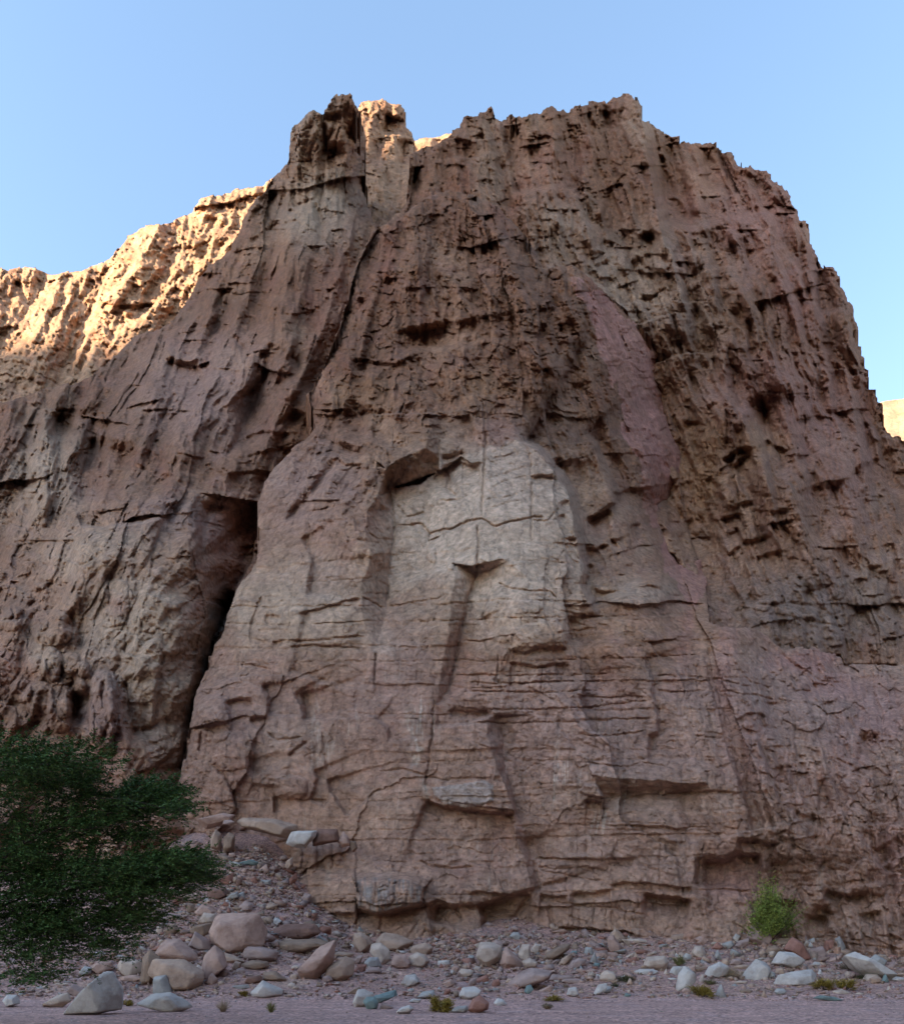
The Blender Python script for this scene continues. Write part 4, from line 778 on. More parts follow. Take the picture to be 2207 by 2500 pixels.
# --- pinnacle between tower and right wall, and the slope beyond it
N_SIL = fr('t', [(760, 1800), (780, 280), (800, 230), (850, 210), (900, 200), (940, 200), (990, 190), (1030, 180), (1060, 165), (1075, 200), (1110, 240), (1160, 245), (1190, 240), (1260, 260), (1300, 300), (1300, 340), (1275, 370),
                 (1310, 420), (1320, 500), (1360, 540), (1390, 610), (1410, 650), (1390, 760), (1370, 900), (1400, 1500), (1400, 1800)])
N_D = [(880, 250, 152), (985, 265, 152), (1010, 345, 151), (900, 400, 142), (1000, 500, 134), (900, 560, 130), (950, 600, 128), (930, 440, 137)]
def N_rel(U, V): return dict(lump=.4, flute=.4, bed=.05, block=.6, rough=1.0, slope=.1, crack=.8, pit=.6)
pin = layer('pinnacle', (860, 1020, 225, 620), 2.4, N_D, N_SIL, N_rel, [('step', 't', [(1060, 330), (1040, 450), (1010, 560)], 14, 26, 60), ('groove', 't', [(880, 430), (900, 390), (880, 280)], 5, 18), ('groove', 't', [(1250, 700), (1260, 900)], 9, 26),
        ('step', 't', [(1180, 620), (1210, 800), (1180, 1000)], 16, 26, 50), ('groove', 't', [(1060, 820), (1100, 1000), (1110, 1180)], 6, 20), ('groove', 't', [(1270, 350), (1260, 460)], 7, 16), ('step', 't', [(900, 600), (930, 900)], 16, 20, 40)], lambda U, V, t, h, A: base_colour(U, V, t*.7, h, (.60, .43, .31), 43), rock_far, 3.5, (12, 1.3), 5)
Q_D = [(980, 400, 172), (1100, 320, 178), (1200, 330, 180), (1000, 520, 160), (1200, 520, 165)]
back = layer('ridge', (980, 1220, 300, 560), 3.0, Q_D, fr('t', [(1290, 1000), (1380, 690), (1400, 640), (1450, 625), (1560, 610), (1640, 600), (1700, 590), (1760, 560), (1850, 560), (2100, 620), (2200, 900), (2200, 1500), (1300, 1500)]),
             lambda U, V: dict(lump=.5, flute=.2, bed=.05, block=.3, rough=.6, slope=0, crack=.5, pit=.1), [], R_col, rock_far, 2, (8, 1.), 6)
H_D = [(2100, 1000, 330), (2207, 970, 350), (2420, 900, 380), (2150, 1120, 250), (2420, 1120, 260)]
hill = layer('hill', (2110, 2420, 880, 1130), 4, H_D, [(2110, 1040), (2142, 985), (2160, 979), (2185, 975), (2207, 973), (2300, 955), (2420, 930), (2420, 1130), (2110, 1130)],
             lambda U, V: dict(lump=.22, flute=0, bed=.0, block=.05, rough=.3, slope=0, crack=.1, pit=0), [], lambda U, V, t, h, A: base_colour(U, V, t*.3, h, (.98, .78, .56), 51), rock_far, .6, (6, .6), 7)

# --- unseen ranges added to block the sun and the sky light from the right
def range_mesh(name, line, seed, back=90):
    """line: (x, y, height) along the crest; slopes down on both sides"""
    line = np.array(line, float); n = 150
    t = np.linspace(0, len(line)-1, n); k = np.minimum(t.astype(int), len(line)-2); a = (t-k)[:, None]
    c = line[k]*(1-a)+line[k+1]*a
    d = np.gradient(c[:, :2], axis=0); d /= np.linalg.norm(d, axis=1)[:, None]; nr = np.stack([-d[:, 1], d[:, 0]], 1)
    w = np.linspace(-1, 1, 41)
    TT, W = np.meshgrid(t, w, indexing='ij')
    prof = (1-np.abs(W))**.7
    nz = fbm(TT*2.2+seed, W*2.2, seed, 5)
    z = c[:, 2][:, None]*prof*(1+.18*nz*(1-prof))+2.5*fbm(TT*5, W*4, seed+3, 3)*(prof > .05)-1
    spread = back*(.35+.65*c[:, 2][:, None]/max(line[:, 2].max(), 1))
    X = np.stack([c[:, 0][:, None]+nr[:, 0][:, None]*W*spread, c[:, 1][:, None]+nr[:, 1][:, None]*W*spread, z], -1)
    C = base_colour(TT*300, W*600, 0*W, 0*W, (.33, .24, .18), seed)
    o = grid_mesh(name, X, np.ones((n-1, 40), bool), C, rock_far); o['kind'] = 'structure'
range_mesh('unseen_shade_range', [(-900, -752, 408), (-900, -532, 468), (-900, -352, 478), (-900, -292, 478), (-900, -274, 476), (-900, -262, 462), (-900, -246, 462), (-900, -240, 410), (-900, -228, 400), (-900, -212, 396), (-905, -172, 388), (-915, -122, 348), (-960, 60, 60)], 61, 330)  # crest shaped so the sun reaches only the highest, farthest rock
range_mesh('unseen_shade_range', [(20, -300, 120), (80, -200, 150), (112, -90, 125), (122, -10, 135), (140, 45, 130), (185, 95, 90)], 67, 55)  # put in close by to darken the right-facing rock
#==PART3==
# ------------------------------------------------------------------ ground: flat wadi bed rising to scree at the foot of the cliff
def interp(x, xs, ys): return np.interp(x, xs, ys)
def terrain(x, y):
    x = np.asarray(x, float); y = np.asarray(y, float)
    zb = interp(x, [-60, -30, -18, -13, -9.5, -6.5, -3, 1, 10, 20, 24, 40, 80], [6, 8.2, 10.2, 10.2, 7.6, 4.6, 3.5, 3.4, 3.25, 2.9, 2.3, 2.1, 2])
    yb = interp(x, [-30, -18, -8, -4, 1, 10, 20, 30], [51, 51.5, 50.5, 48, 47.4, 46.8, 46, 44])
    ys = 30.2+.7*np.sin(x*.35)
    t = np.clip((y-ys)/(yb-ys), 0, 1.6)
    z = zb*t**1.38
    k = sstep(.02, .2, t)
    z = z+k*(.30*fbm(x/2.6, y/2.6, 600, 3)+.5*vn(x/7, y/7, 601)*t)
    z = z+.30*np.exp(-((y-31.2-.5*np.sin(x*.6))/1.1)**2)*(.45+.55*vn(x/3.5, y*0+3, 603))
    return z+.03*vn(x/1.3, y/1.3, 604)
def tz(x, y): return float(terrain(np.array([x]), np.array([y]))[0])
def hit(u, v, ymax=50.):
    """where the sight line through a photo pixel meets the ground"""
    ys = np.arange(14., ymax, .1); xs = (u-CX)/F*ys; zs = EYE+(HZ-v)/F*ys
    below = np.nonzero(zs <= terrain(xs, ys))[0]
    return float(ys[below[0]]) if len(below) else ymax

xs = np.concatenate([[-6000, -3000, -1500, -700, -300, -150, -80], np.arange(-42, 42, .16), [80, 150, 300, 700, 1500, 3000, 6000]])
ys = np.concatenate([[-6000, -3000, -1000, -300, -100, -30, -5, 5, 11], np.arange(17, 51, .14), [56, 70, 100, 300, 1000, 3000, 6000]])
GX, GY = np.meshgrid(xs, ys)
GZ = terrain(GX, np.minimum(GY, 60))
far = (np.abs(GX) > 60) | (GY > 60) | (GY < 12)
GZ = np.where(far, np.where(GY < 12, 0, np.minimum(GZ, 2)), GZ)
road = 1-sstep(30.6, 32.2, GY+.4*vn(GX/2, GY/2, 610))
GZ = GZ+(1-road)*(~far)*(.05*fbm(GX/.35, GY/.35, 611, 3, ridged=True))+road*(~far)*(.012*fbm(GX/.5, GY/.25, 612, 2)+.03*vn(GX/6, GY/.8, 613))
gc = np.ones(GX.shape+(3,), np.float32)*np.array((.33, .20, .165), np.float32)
gc = mixc(gc, (.41, .26, .225), .75*road); gc = mixc(gc, (.40, .27, .20), .6*sstep(0, .5, fbm(GX/3, GY/3, 614, 3))*(1-road)); gc = mixc(gc, (.33, .25, .25), .5*sstep(.1, .5, fbm(GX/1.2+9, GY/.7, 615, 3)))
gc = gc*(1+.13*road*vn(GX/9, GY/.3, 618)+.10*road*vn(GX/2.5, GY/.6, 619))[..., None]
gc = mixc(gc, (.36, .2, .13), .5*sstep(0, .4, fbm(GX/2, GY/2, 616, 3))*sstep(38, 44, GY))
gm = bpy.data.materials['cliff rock'].copy(); gm.name = 'gravel'
for nd in gm.node_tree.nodes:
    if nd.type == 'TEX_NOISE': nd.inputs['Scale'].default_value *= 3.2
    if nd.type == 'BUMP': nd.inputs['Distance'].default_value = .035; nd.inputs['Strength'].default_value = .7
# small loose stones as colour and relief in the gravel itself
nt = gm.node_tree; N, L = nt.nodes, nt.links
tc = [n for n in N if n.type == 'TEX_COORD'][0]; at = [n for n in N if n.type == 'ATTRIBUTE'][0]; pb = N['Principled BSDF']
vo = N.new('ShaderNodeTexVoronoi'); vo.inputs['Scale'].default_value = 11; L.new(tc.outputs['Object'], vo.inputs['Vector'])
cr = N.new('ShaderNodeValToRGB'); cr.color_ramp.elements[0].color = (.62, .62, .66, 1); cr.color_ramp.elements[1].color = (1.5, 1.4, 1.35, 1)
sp = N.new('ShaderNodeSeparateColor'); L.new(vo.outputs['Color'], sp.inputs[0]); L.new(sp.outputs[0], cr.inputs[0])
src = pb.inputs['Base Color'].links[0].from_socket
mm = N.new('ShaderNodeVectorMath'); mm.operation = 'MULTIPLY'; L.new(src, mm.inputs[0]); L.new(cr.outputs[0], mm.inputs[1]); L.new(mm.outputs[0], pb.inputs['Base Color'])
g = grid_mesh('ground', np.stack([GX, GY, GZ], -1)[:, ::-1], np.ones((len(ys)-1, len(xs)-1), bool), gc[:, ::-1], gm)
g['kind'] = 'structure'

# ------------------------------------------------------------------ boulders
STONE = {'cream': (.47, .355, .29), 'pink': (.40, .255, .205), 'red': (.30, .145, .11), 'white': (.47, .41, .375), 'grey': (.33, .30, .28), 'teal': (.17, .215, .205),
         'tan': (.39, .265, .20), 'brown': (.25, .165, .12), 'mauve': (.34, .235, .205), 'darkred': (.20, .11, .085)}
def stone_mat(key):
    m = bpy.data.materials.new(key+' stone'); m.use_nodes = True; nt = m.node_tree; N, L = nt.nodes, nt.links; b = N['Principled BSDF']
    b.inputs['Roughness'].default_value = .9; b.inputs['Specular IOR Level'].default_value = .2
    c = STONE[key]; tc = N.new('ShaderNodeTexCoord'); oi = N.new('ShaderNodeObjectInfo')
    add = N.new('ShaderNodeVectorMath'); add.operation = 'ADD'; L.new(tc.outputs['Object'], add.inputs[0]); L.new(oi.outputs['Location'], add.inputs[1])
    n = N.new('ShaderNodeTexNoise'); n.inputs['Scale'].default_value = 1.6; n.inputs['Detail'].default_value = 8; n.inputs['Roughness'].default_value = .65
    L.new(add.outputs[0], n.inputs['Vector'])
    r = N.new('ShaderNodeValToRGB'); e = r.color_ramp.elements
    e[0].position = .3; e[0].color = (c[0]*.66, c[1]*.62, c[2]*.6, 1); e[1].position = .7; e[1].color = (min(c[0]*1.22, .85), min(c[1]*1.22, .85), min(c[2]*1.2, .85), 1)
    q = e.new(.52); q.color = (*c, 1); L.new(n.outputs[0], r.inputs[0]); L.new(r.outputs[0], b.inputs['Base Color'])
    n3 = N.new('ShaderNodeTexNoise'); n3.inputs['Scale'].default_value = 7; n3.inputs['Detail'].default_value = 8; n3.inputs['Roughness'].default_value = .7
    L.new(add.outputs[0], n3.inputs['Vector'])
    bp = N.new('ShaderNodeBump'); bp.inputs['Strength'].default_value = .6; bp.inputs['Distance'].default_value = .06
    L.new(n3.outputs[0], bp.inputs['Height']); L.new(bp.outputs[0], b.inputs['Normal'])
    return m
SM = {k: stone_mat(k) for k in STONE}

def noise3(p, s, seed):
    return (vn(p[:, 0]*s+seed, p[:, 1]*s, seed)+vn(p[:, 1]*s, p[:, 2]*s-seed, seed+1)+vn(p[:, 2]*s+3, p[:, 0]*s, seed+2))/3

def hull(pts, bevel=0, cuts=0):
    bm = bmesh.new()
    for q in pts: bm.verts.new(q)
    r_ = bmesh.ops.convex_hull(bm, input=bm.verts)
    bmesh.ops.delete(bm, geom=[g for g in set(r_['geom_interior']+r_['geom_unused']) if isinstance(g, bmesh.types.BMVert)], context='VERTS')
    if bevel: bmesh.ops.bevel(bm, geom=list(bm.edges)+list(bm.verts), offset=bevel, segments=1, affect='EDGES', profile=.6, clamp_overlap=True)
    bmesh.ops.triangulate(bm, faces=bm.faces)
    for _ in range(cuts):
        le = sorted(e.calc_length() for e in bm.edges); lim = le[int(len(le)*.35)]
        bmesh.ops.subdivide_edges(bm, edges=[e for e in bm.edges if e.calc_length() > lim], cuts=1)
        bmesh.ops.triangulate(bm, faces=bm.faces)
    bm.normal_update(); bm.verts.index_update()
    v = np.array([x.co[:] for x in bm.verts]); nrm = np.array([x.normal[:] for x in bm.verts]); f = np.array([[x.index for x in q.verts] for q in bm.faces]); bm.free()
    return v, nrm, f

def stone_shape(poly, depth, r, cuts):
    """poly: outline in the upright plane in metres round (0, 0); an angular broken block with that outline and real thickness"""
    q = np.array(poly, float); ext = np.abs(q).max(); hz = np.abs(q[:, 1]).max(); pts = [(x, r.uniform(-.12, .12)*depth, z) for x, z in q]
    sx, sz, dz, dx = r.uniform(.45, .8), r.uniform(.4, .75), -r.uniform(.0, .28)*hz, r.uniform(-.2, .2)*ext
    for x, z in q:                                                    # front face, set lower so that the top slopes up to the back edge
        pts.append((x*sx*r.uniform(.85, 1.15)+dx, -depth*.5*r.uniform(.75, 1.05), z*sz*r.uniform(.85, 1.15)+dz))
    for x, z in q[::2]: pts.append((x*.75, depth*.5*r.uniform(.7, 1.), z*.7))
    v, nrm, f = hull(pts, .045*ext, cuts)
    sd = int(r.integers(1, 9999)); am = ext*.035
    d = am*noise3(v/ext, 2.3, sd)+am*.7*np.abs(noise3(v/ext, 5, sd+5))+am*.4*noise3(v/ext, 12, sd+9)
    return v+nrm*d[:, None], f

def mesh_from(name, p, f, mat, smooth=False):
    me = bpy.data.meshes.new(name); me.vertices.add(len(p)); me.vertices.foreach_set('co', np.asarray(p, np.float32).ravel())
    f = np.asarray(f, np.int32); k = f.shape[1]
    me.loops.add(f.size); me.loops.foreach_set('vertex_index', f.ravel()); me.polygons.add(len(f)); me.polygons.foreach_set('loop_start', np.arange(0, f.size, k, dtype=np.int32))
    me.update(calc_edges=True); me.materials.append(mat)
    if smooth: me.polygons.foreach_set('use_smooth', np.ones(len(f), bool))
    return me

PLACED = []          # u, v, radius in photo pixels
LABELS = {}
def boulder(f, poly, key, label, D=None, cat='boulder', name='boulder', group='fallen boulders below the cliff', thick=.85, sink=.1):
    pts = fr(f, poly); us = [p[0] for p in pts]; vs_ = [p[1] for p in pts]
    u0, u1, v0, v1 = min(us), max(us), min(vs_), max(vs_)
    if f in 'abcde' and u1-u0 > 26:
        k = 1.12; pts = [((u0+u1)/2+(a-(u0+u1)/2)*k, v1+(b-v1)*k) for a, b in pts]; w_ = (u1-u0)*.06; u0 -= w_; u1 += w_; v0 = v1+(v0-v1)*k
    if D is None: D = hit((u0+u1)/2, v1-1.5)
    w, h = (u1-u0)*D/F, (v1-v0)*D/F
    dep = thick*min((w+h)/2, 1.6*min(w, h))
    Dc = D+dep*.32; s = Dc/F
    cu, cv = (u0+u1)/2, (v0+v1)/2
    r = np.random.default_rng(int(u0*7+v0*13) % 99991)
    loc = P(np.array(cu), np.array(cv), Dc)
    q = [((a-cu)*s, (cv-b)*s) for a, b in pts]
    px = max(u1-u0, v1-v0); sub = 4 if px > 90 else 3 if px > 45 else 2 if px > 26 else 1
    p, fc = stone_shape(q, dep, r, sub)
    low = p[:, 2] < -h*.5*.6; p[low, 2] -= sink*h*.5*((-p[low, 2]/(h*.5))-.6)
    if len(label.split()) > 16: print('LONG', label)
    assert label not in LABELS, label
    LABELS[label] = 1
    o = bpy.data.objects.new(name, mesh_from(name, p, fc, SM[key])); o.location = loc; COL.objects.link(o)
    o['label'] = label; o['category'] = cat; o['group'] = group
    PLACED.append((cu, cv, max(u1-u0, v1-v0)/2, label, key, loc[0], loc[1]))
    return o
B = boulder
B('a', [(550, 1870), (740, 1640), (830, 1560), (880, 1560), (940, 1680), (940, 1825), (720, 1860)], 'white', 'large pale grey wedge-shaped boulder alone at the lower left below the green tree')
B('a', [(1070, 1795), (1200, 1715), (1340, 1705), (1440, 1760), (1490, 1810), (1400, 1850), (1200, 1820)], 'white', 'low pale slab with a rounded top lying just right of the grey wedge boulder')
B('a', [(1215, 1580), (1310, 1565), (1355, 1710), (1210, 1710)], 'grey', 'upright greenish grey slab standing behind the low pale slab')
B('a', [(1170, 1560), (1230, 1450), (1450, 1455), (1580, 1540), (1590, 1600), (1530, 1690), (1370, 1690), (1330, 1640)], 'tan', 'big tan boulder with a flat top and a dark cut underside, left foreground')
B('a', [(1115, 1640), (1130, 1440), (1180, 1375), (1260, 1440), (1200, 1630)], 'brown', 'tall pointed brown slab leaning behind the left end of the big tan boulder')
B('a', [(1220, 1400), (1310, 1290), (1400, 1285), (1530, 1390), (1545, 1440), (1500, 1470), (1260, 1450)], 'pink', 'rounded banded pink boulder behind the big tan boulder')
B('a', [(930, 1500), (960, 1430), (1110, 1450), (1115, 1530), (1060, 1575), (960, 1540)], 'cream', 'cream boulder half hidden by the lowest twigs of the tree')
B('a', [(700, 1505), (770, 1450), (870, 1455), (885, 1510), (790, 1550)], 'pink', 'flat pinkish boulder under the lower edge of the tree crown')
B('a', [(620, 1535), (660, 1490), (710, 1500), (715, 1545), (650, 1575)], 'grey', 'small pale grey stone left of the flat pinkish boulder', cat='stone', name='stone')
B('a', [(355, 1800), (450, 1720), (530, 1700), (560, 1760), (480, 1810)], 'cream', 'pale angular stone left of the grey wedge boulder, below the tree')
B('a', [(520, 1690), (580, 1630), (700, 1690), (640, 1720)], 'mauve', 'low mauve stone behind the top of the grey wedge boulder', cat='stone', name='stone')
B('b', [(300, 1345), (330, 1260), (400, 1180), (460, 1230), (492, 1330), (400, 1400), (310, 1432)], 'pink', 'pink pyramid-shaped boulder between the big tan boulder and the largest block')
B('b', [(390, 1070), (410, 960), (450, 935), (740, 938), (790, 1060), (772, 1170), (640, 1235), (560, 1235), (390, 1160)], 'pink', 'largest fallen block, pinkish tan with a broad flat top, left scree')
B('b', [(195, 1060), (250, 1010), (365, 990), (375, 1060), (330, 1105), (240, 1090)], 'brown', 'brown block wedged at the left side of the largest fallen block')
B('b', [(205, 1170), (250, 1060), (350, 1130), (372, 1200), (300, 1215)], 'mauve', 'mauve block with a slanting face below the left side of the largest block')
B('b', [(288, 960), (320, 908), (400, 920), (412, 985), (300, 1000)], 'cream', 'cream cube-like block above the left corner of the largest block')
B('b', [(248, 905), (310, 838), (365, 850), (412, 890), (400, 922), (270, 935)], 'pink', 'pink stone with a pale top, second above the largest block at its left')
B('b', [(342, 790), (362, 715), (480, 708), (505, 765), (440, 802), (360, 808)], 'darkred', 'dark red block at the upper end of the left rock pile')
B('b', [(172, 900), (190, 820), (240, 830), (252, 892), (200, 912)], 'brown', 'upright brown stone beside the right tip of the tree crown')
B('b', [(490, 795), (520, 760), (580, 743), (585, 782), (510, 812)], 'grey', 'grey flat stone just right of the dark red block', cat='stone', name='stone')
B('b', [(590, 745), (630, 732), (648, 800), (600, 806)], 'grey', 'upright mauve grey stone, second to the right of the dark red block', cat='stone', name='stone')
B('b', [(500, 868), (522, 808), (534, 872)], 'white', 'small white triangular stone below the grey flat stone', cat='stone', name='stone')
B('b', [(600, 865), (640, 812), (690, 835), (695, 892), (620, 908)], 'mauve', 'mauve blocky stone above the top right corner of the largest block', cat='stone', name='stone')
B('b', [(780, 1085), (960, 1000), (1180, 998), (1218, 1070), (1100, 1120), (910, 1125)], 'darkred', 'layered dark red slab lying right of the largest block')
B('b', [(885, 1185), (930, 1130), (1200, 1115), (1292, 1150), (1100, 1222), (950, 1245)], 'brown', 'long brown slab underneath the layered dark red slab')
B('b', [(1205, 1110), (1225, 1080), (1310, 1145), (1240, 1155)], 'grey', 'pale grey wedge at the right end of the layered dark red slab', cat='stone', name='stone')
B('b', [(638, 1230), (660, 1180), (770, 1178), (882, 1210), (882, 1270), (780, 1290), (648, 1280)], 'mauve', 'mauve block with a flat pale top just below the largest block')
B('b', [(615, 1310), (700, 1280), (810, 1290), (822, 1335), (700, 1360), (600, 1345)], 'brown', 'low brown slab under the flat-topped mauve block')
B('b', [(470, 1220), (560, 1245), (632, 1290), (560, 1315), (485, 1300)], 'tan', 'tan stone in the shadow below the largest block')
B('b', [(530, 1330), (560, 1278), (612, 1290), (602, 1340), (560, 1362)], 'tan', 'small ochre rounded stone right of the pink pyramid boulder', cat='stone', name='stone')
B('b', [(1085, 1400), (1130, 1300), (1230, 1190), (1345, 1142), (1332, 1290), (1260, 1385), (1170, 1442), (1100, 1435)], 'pink', 'tall reddish slab leaning to the right at the centre left of the scree')
B('b', [(1275, 1405), (1290, 1340), (1380, 1310), (1430, 1258), (1492, 1300), (1482, 1400), (1400, 1452), (1290, 1435)], 'tan', 'tan saddle-shaped boulder beside the tall leaning slab')
B('b', [(690, 1535), (780, 1445), (830, 1478), (925, 1510), (922, 1552), (800, 1578), (710, 1565)], 'white', 'bright white jagged rock by itself in the left foreground gravel', sink=.2)
B('b', [(418, 1405), (470, 1338), (512, 1360), (492, 1412)], 'mauve', 'small mauve block at the foot of the pink pyramid boulder, right side', cat='stone', name='stone')
B('b', [(320, 1455), (380, 1383), (422, 1430), (400, 1475)], 'pink', 'small pale pink stone at the foot of the pink pyramid boulder, front', cat='stone', name='stone')
B('b', [(640, 1452), (670, 1410), (760, 1398), (782, 1440), (700, 1472)], 'darkred', 'dark brown stone behind the bright white rock', cat='stone', name='stone')
B('b', [(788, 1375), (880, 1368), (962, 1430), (930, 1452), (800, 1442)], 'brown', 'low brown wedge stone right of the dark brown stone behind the white rock', cat='stone', name='stone')
B('b', [(838, 990), (880, 943), (928, 970), (892, 1012)], 'white', 'whitish stone above the layered dark red slab', cat='stone', name='stone')
B('b', [(540, 1480), (600, 1475), (660, 1470), (670, 1495), (600, 1510)], 'grey', 'flat grey stone left of the bright white rock', cat='stone', name='stone')
B('a', [(1290, 1205), (1370, 1150), (1412, 1200), (1380, 1237), (1300, 1242)], 'brown', 'brown angular stone at the right of the lowest tree twigs', cat='stone', name='stone')
B('a', [(1225, 1232), (1235, 1165), (1285, 1168), (1284, 1232)], 'cream', 'small cream block left of the brown angular stone by the tree', cat='stone', name='stone')
B('a', [(1410, 1235), (1440, 1180), (1482, 1200), (1474, 1254)], 'red', 'small red brown block right of the brown angular stone by the tree', cat='stone', name='stone')
B('a', [(20, 1760), (60, 1715), (130, 1720), (150, 1780), (60, 1810)], 'white', 'pale rounded stone at the far left edge below the tree')
# centre
B('c', [(230, 930), (240, 850), (300, 838), (360, 880), (392, 930), (350, 985), (290, 1015), (250, 975)], 'tan', 'tan rounded boulder, leftmost below the grey streaked outcrop')
B('c', [(380, 1010), (390, 940), (470, 930), (540, 990), (548, 1060), (500, 1112), (460, 1085)], 'cream', 'cream boulder with a shaded lower half, second from left below the outcrop')
B('c', [(328, 1092), (370, 1050), (440, 1050), (472, 1130), (400, 1145), (338, 1135)], 'grey', 'pale grey stone in front of the two leftmost boulders below the outcrop')
B('c', [(438, 905), (500, 838), (600, 850), (752, 910), (700, 962), (580, 1002), (470, 955)], 'tan', 'broad rounded tan boulder leaning on the foot of the outcrop')
B('c', [(556, 1112), (590, 1030), (680, 1030), (722, 1090), (712, 1152), (610, 1154)], 'pink', 'pinkish round boulder in front of the broad rounded tan boulder')
B('c', [(728, 1012), (750, 950), (860, 922), (924, 960), (900, 1012), (800, 1022)], 'tan', 'smooth tan boulder at the right foot of the outcrop')
B('c', [(718, 1112), (725, 1040), (790, 1008), (850, 1030), (893, 1080), (850, 1127), (760, 1142)], 'cream', 'greenish cream faceted block in front of the smooth tan boulder')
B('c', [(218, 1085), (270, 1028), (312, 1030), (285, 1092), (240, 1112)], 'mauve', 'small mauve slab between two boulders below the left end of the outcrop', cat='stone', name='stone')
B('c', [(228, 1165), (280, 1108), (342, 1110), (322, 1172), (250, 1182)], 'red', 'small rust red stone in front of the pale grey stone below the outcrop', cat='stone', name='stone')
B('c', [(328, 1175), (370, 1132), (450, 1135), (474, 1172), (400, 1192)], 'mauve', 'low mauve stone right of the small rust red stone', cat='stone', name='stone')
B('c', [(505, 1165), (545, 1122), (575, 1160), (540, 1172)], 'cream', 'tiny cream stone left of the pinkish round boulder', cat='stone', name='stone')
B('c', [(968, 1114), (975, 1075), (1070, 1070), (1074, 1112)], 'white', 'flat whitish brick-shaped stone below the right end of the outcrop', cat='stone', name='stone')
B('c', [(1313, 1045), (1350, 928), (1430, 928), (1522, 960), (1528, 1060), (1410, 1142), (1360, 1112)], 'cream', 'big cream faceted boulder standing clear at the centre of the scree')
B('c', [(1528, 1105), (1550, 1000), (1580, 965), (1620, 1010), (1712, 1090), (1695, 1142), (1560, 1145)], 'pink', 'pinkish cream boulder touching the right side of the big cream boulder')
B('c', [(1687, 1025), (1710, 950), (1760, 935), (1772, 1020), (1722, 1072)], 'cream', 'upright cream stone behind the pinkish cream boulder')
B('c', [(1445, 945), (1480, 888), (1540, 918), (1525, 972), (1460, 965)], 'mauve', 'mauve stone behind the top of the big cream boulder')
B('c', [(1075, 1165), (1110, 1108), (1162, 1118), (1152, 1182), (1100, 1192)], 'pink', 'pink stone midway between the outcrop foot and the big cream boulder', cat='stone', name='stone')
B('c', [(1148, 1182), (1180, 1148), (1272, 1158), (1276, 1192), (1190, 1228)], 'cream', 'cream stone in front left of the big cream boulder', cat='stone', name='stone')
B('c', [(1226, 1070), (1240, 1020), (1290, 1022), (1294, 1084)], 'grey', 'grey stone close left of the big cream boulder', cat='stone', name='stone')
B('c', [(1193, 1135), (1215, 1088), (1262, 1098), (1264, 1154)], 'pink', 'small pinkish stone under the grey stone beside the big cream boulder', cat='stone', name='stone')
B('c', [(1270, 1150), (1300, 1120), (1350, 1130), (1345, 1160)], 'cream', 'small flat cream stone at the front foot of the big cream boulder', cat='stone', name='stone')
B('c', [(1228, 1284), (1260, 1228), (1312, 1218), (1314, 1272), (1270, 1304)], 'mauve', 'mauve stone above the whitish round stone at centre', cat='stone', name='stone')
B('c', [(1163, 1385), (1190, 1320), (1290, 1308), (1343, 1340), (1314, 1392), (1230, 1424)], 'white', 'whitish round boulder behind the dark red triangular rock')
B('c', [(1236, 1510), (1280, 1420), (1340, 1388), (1414, 1450), (1404, 1506), (1300, 1536)], 'red', 'dark red triangular rock at the edge of the track beside the yellow bush', sink=.2)
B('c', [(1590, 1295), (1680, 1200), (1780, 1152), (1850, 1168), (1962, 1180), (1930, 1244), (1780, 1304), (1650, 1334)], 'mauve', 'broad flat mauve slab lying in the gravel right of centre', thick=1.2)
B('c', [(652, 1275), (690, 1208), (770, 1202), (804, 1250), (750, 1304), (690, 1314)], 'white', 'white rounded boulder in the gravel below the greenish cream block')
B('c', [(226, 1445), (270, 1338), (320, 1338), (400, 1370), (402, 1444), (330, 1486), (250, 1486)], 'white', 'white pointed boulder behind the round blue grey stone')
B('c', [(316, 1435), (350, 1398), (410, 1398), (443, 1440), (433, 1492), (350, 1504)], 'teal', 'round blue grey stone in front of the white pointed boulder', sink=.2)
B('c', [(398, 1395), (480, 1368), (590, 1338), (604, 1382), (520, 1422), (440, 1454)], 'teal', 'long dark teal stone right of the round blue grey stone')
B('c', [(612, 1524), (650, 1488), (720, 1468), (754, 1500), (720, 1534), (630, 1544)], 'white', 'smooth low white stone on the edge of the track left of the yellow bush', sink=.2)
B('c', [(460, 1500), (480, 1450), (540, 1460), (580, 1490), (520, 1505)], 'mauve', 'low pale mauve stone right of the round blue grey stone, by the track', cat='stone', name='stone')
B('c', [(1436, 1294), (1460, 1238), (1510, 1228), (1524, 1272), (1480, 1304)], 'red', 'small dark red stone left of the broad flat mauve slab', cat='stone', name='stone')
B('c', [(1436, 1344), (1460, 1308), (1512, 1318), (1504, 1348)], 'grey', 'small grey stone below the small dark red stone by the mauve slab', cat='stone', name='stone')
B('c', [(1728, 1345), (1750, 1290), (1790, 1278), (1808, 1310), (1760, 1372)], 'teal', 'teal stone touching the front edge of the broad flat mauve slab')
B('c', [(796, 1394), (840, 1348), (930, 1338), (944, 1380), (830, 1414)], 'grey', 'long pale grey stone left of the yellow bush top', cat='stone', name='stone')
B('c', [(716, 1434), (750, 1408), (822, 1412), (806, 1444)], 'white', 'thin white stone left of the yellow bush', cat='stone', name='stone')
B('c', [(1090, 1520), (1130, 1480), (1220, 1470), (1235, 1510), (1200, 1535)], 'grey', 'flat grey stone between the yellow bush and the dark red triangular rock', cat='stone', name='stone')
B('c', [(1010, 1375), (1040, 1315), (1085, 1320), (1080, 1350), (1045, 1380)], 'red', 'reddish stone above the yellow bush', cat='stone', name='stone')
B('c', [(1100, 1390), (1110, 1340), (1150, 1335), (1160, 1380), (1125, 1400)], 'brown', 'brown stone between the reddish stone and the whitish round boulder', cat='stone', name='stone')
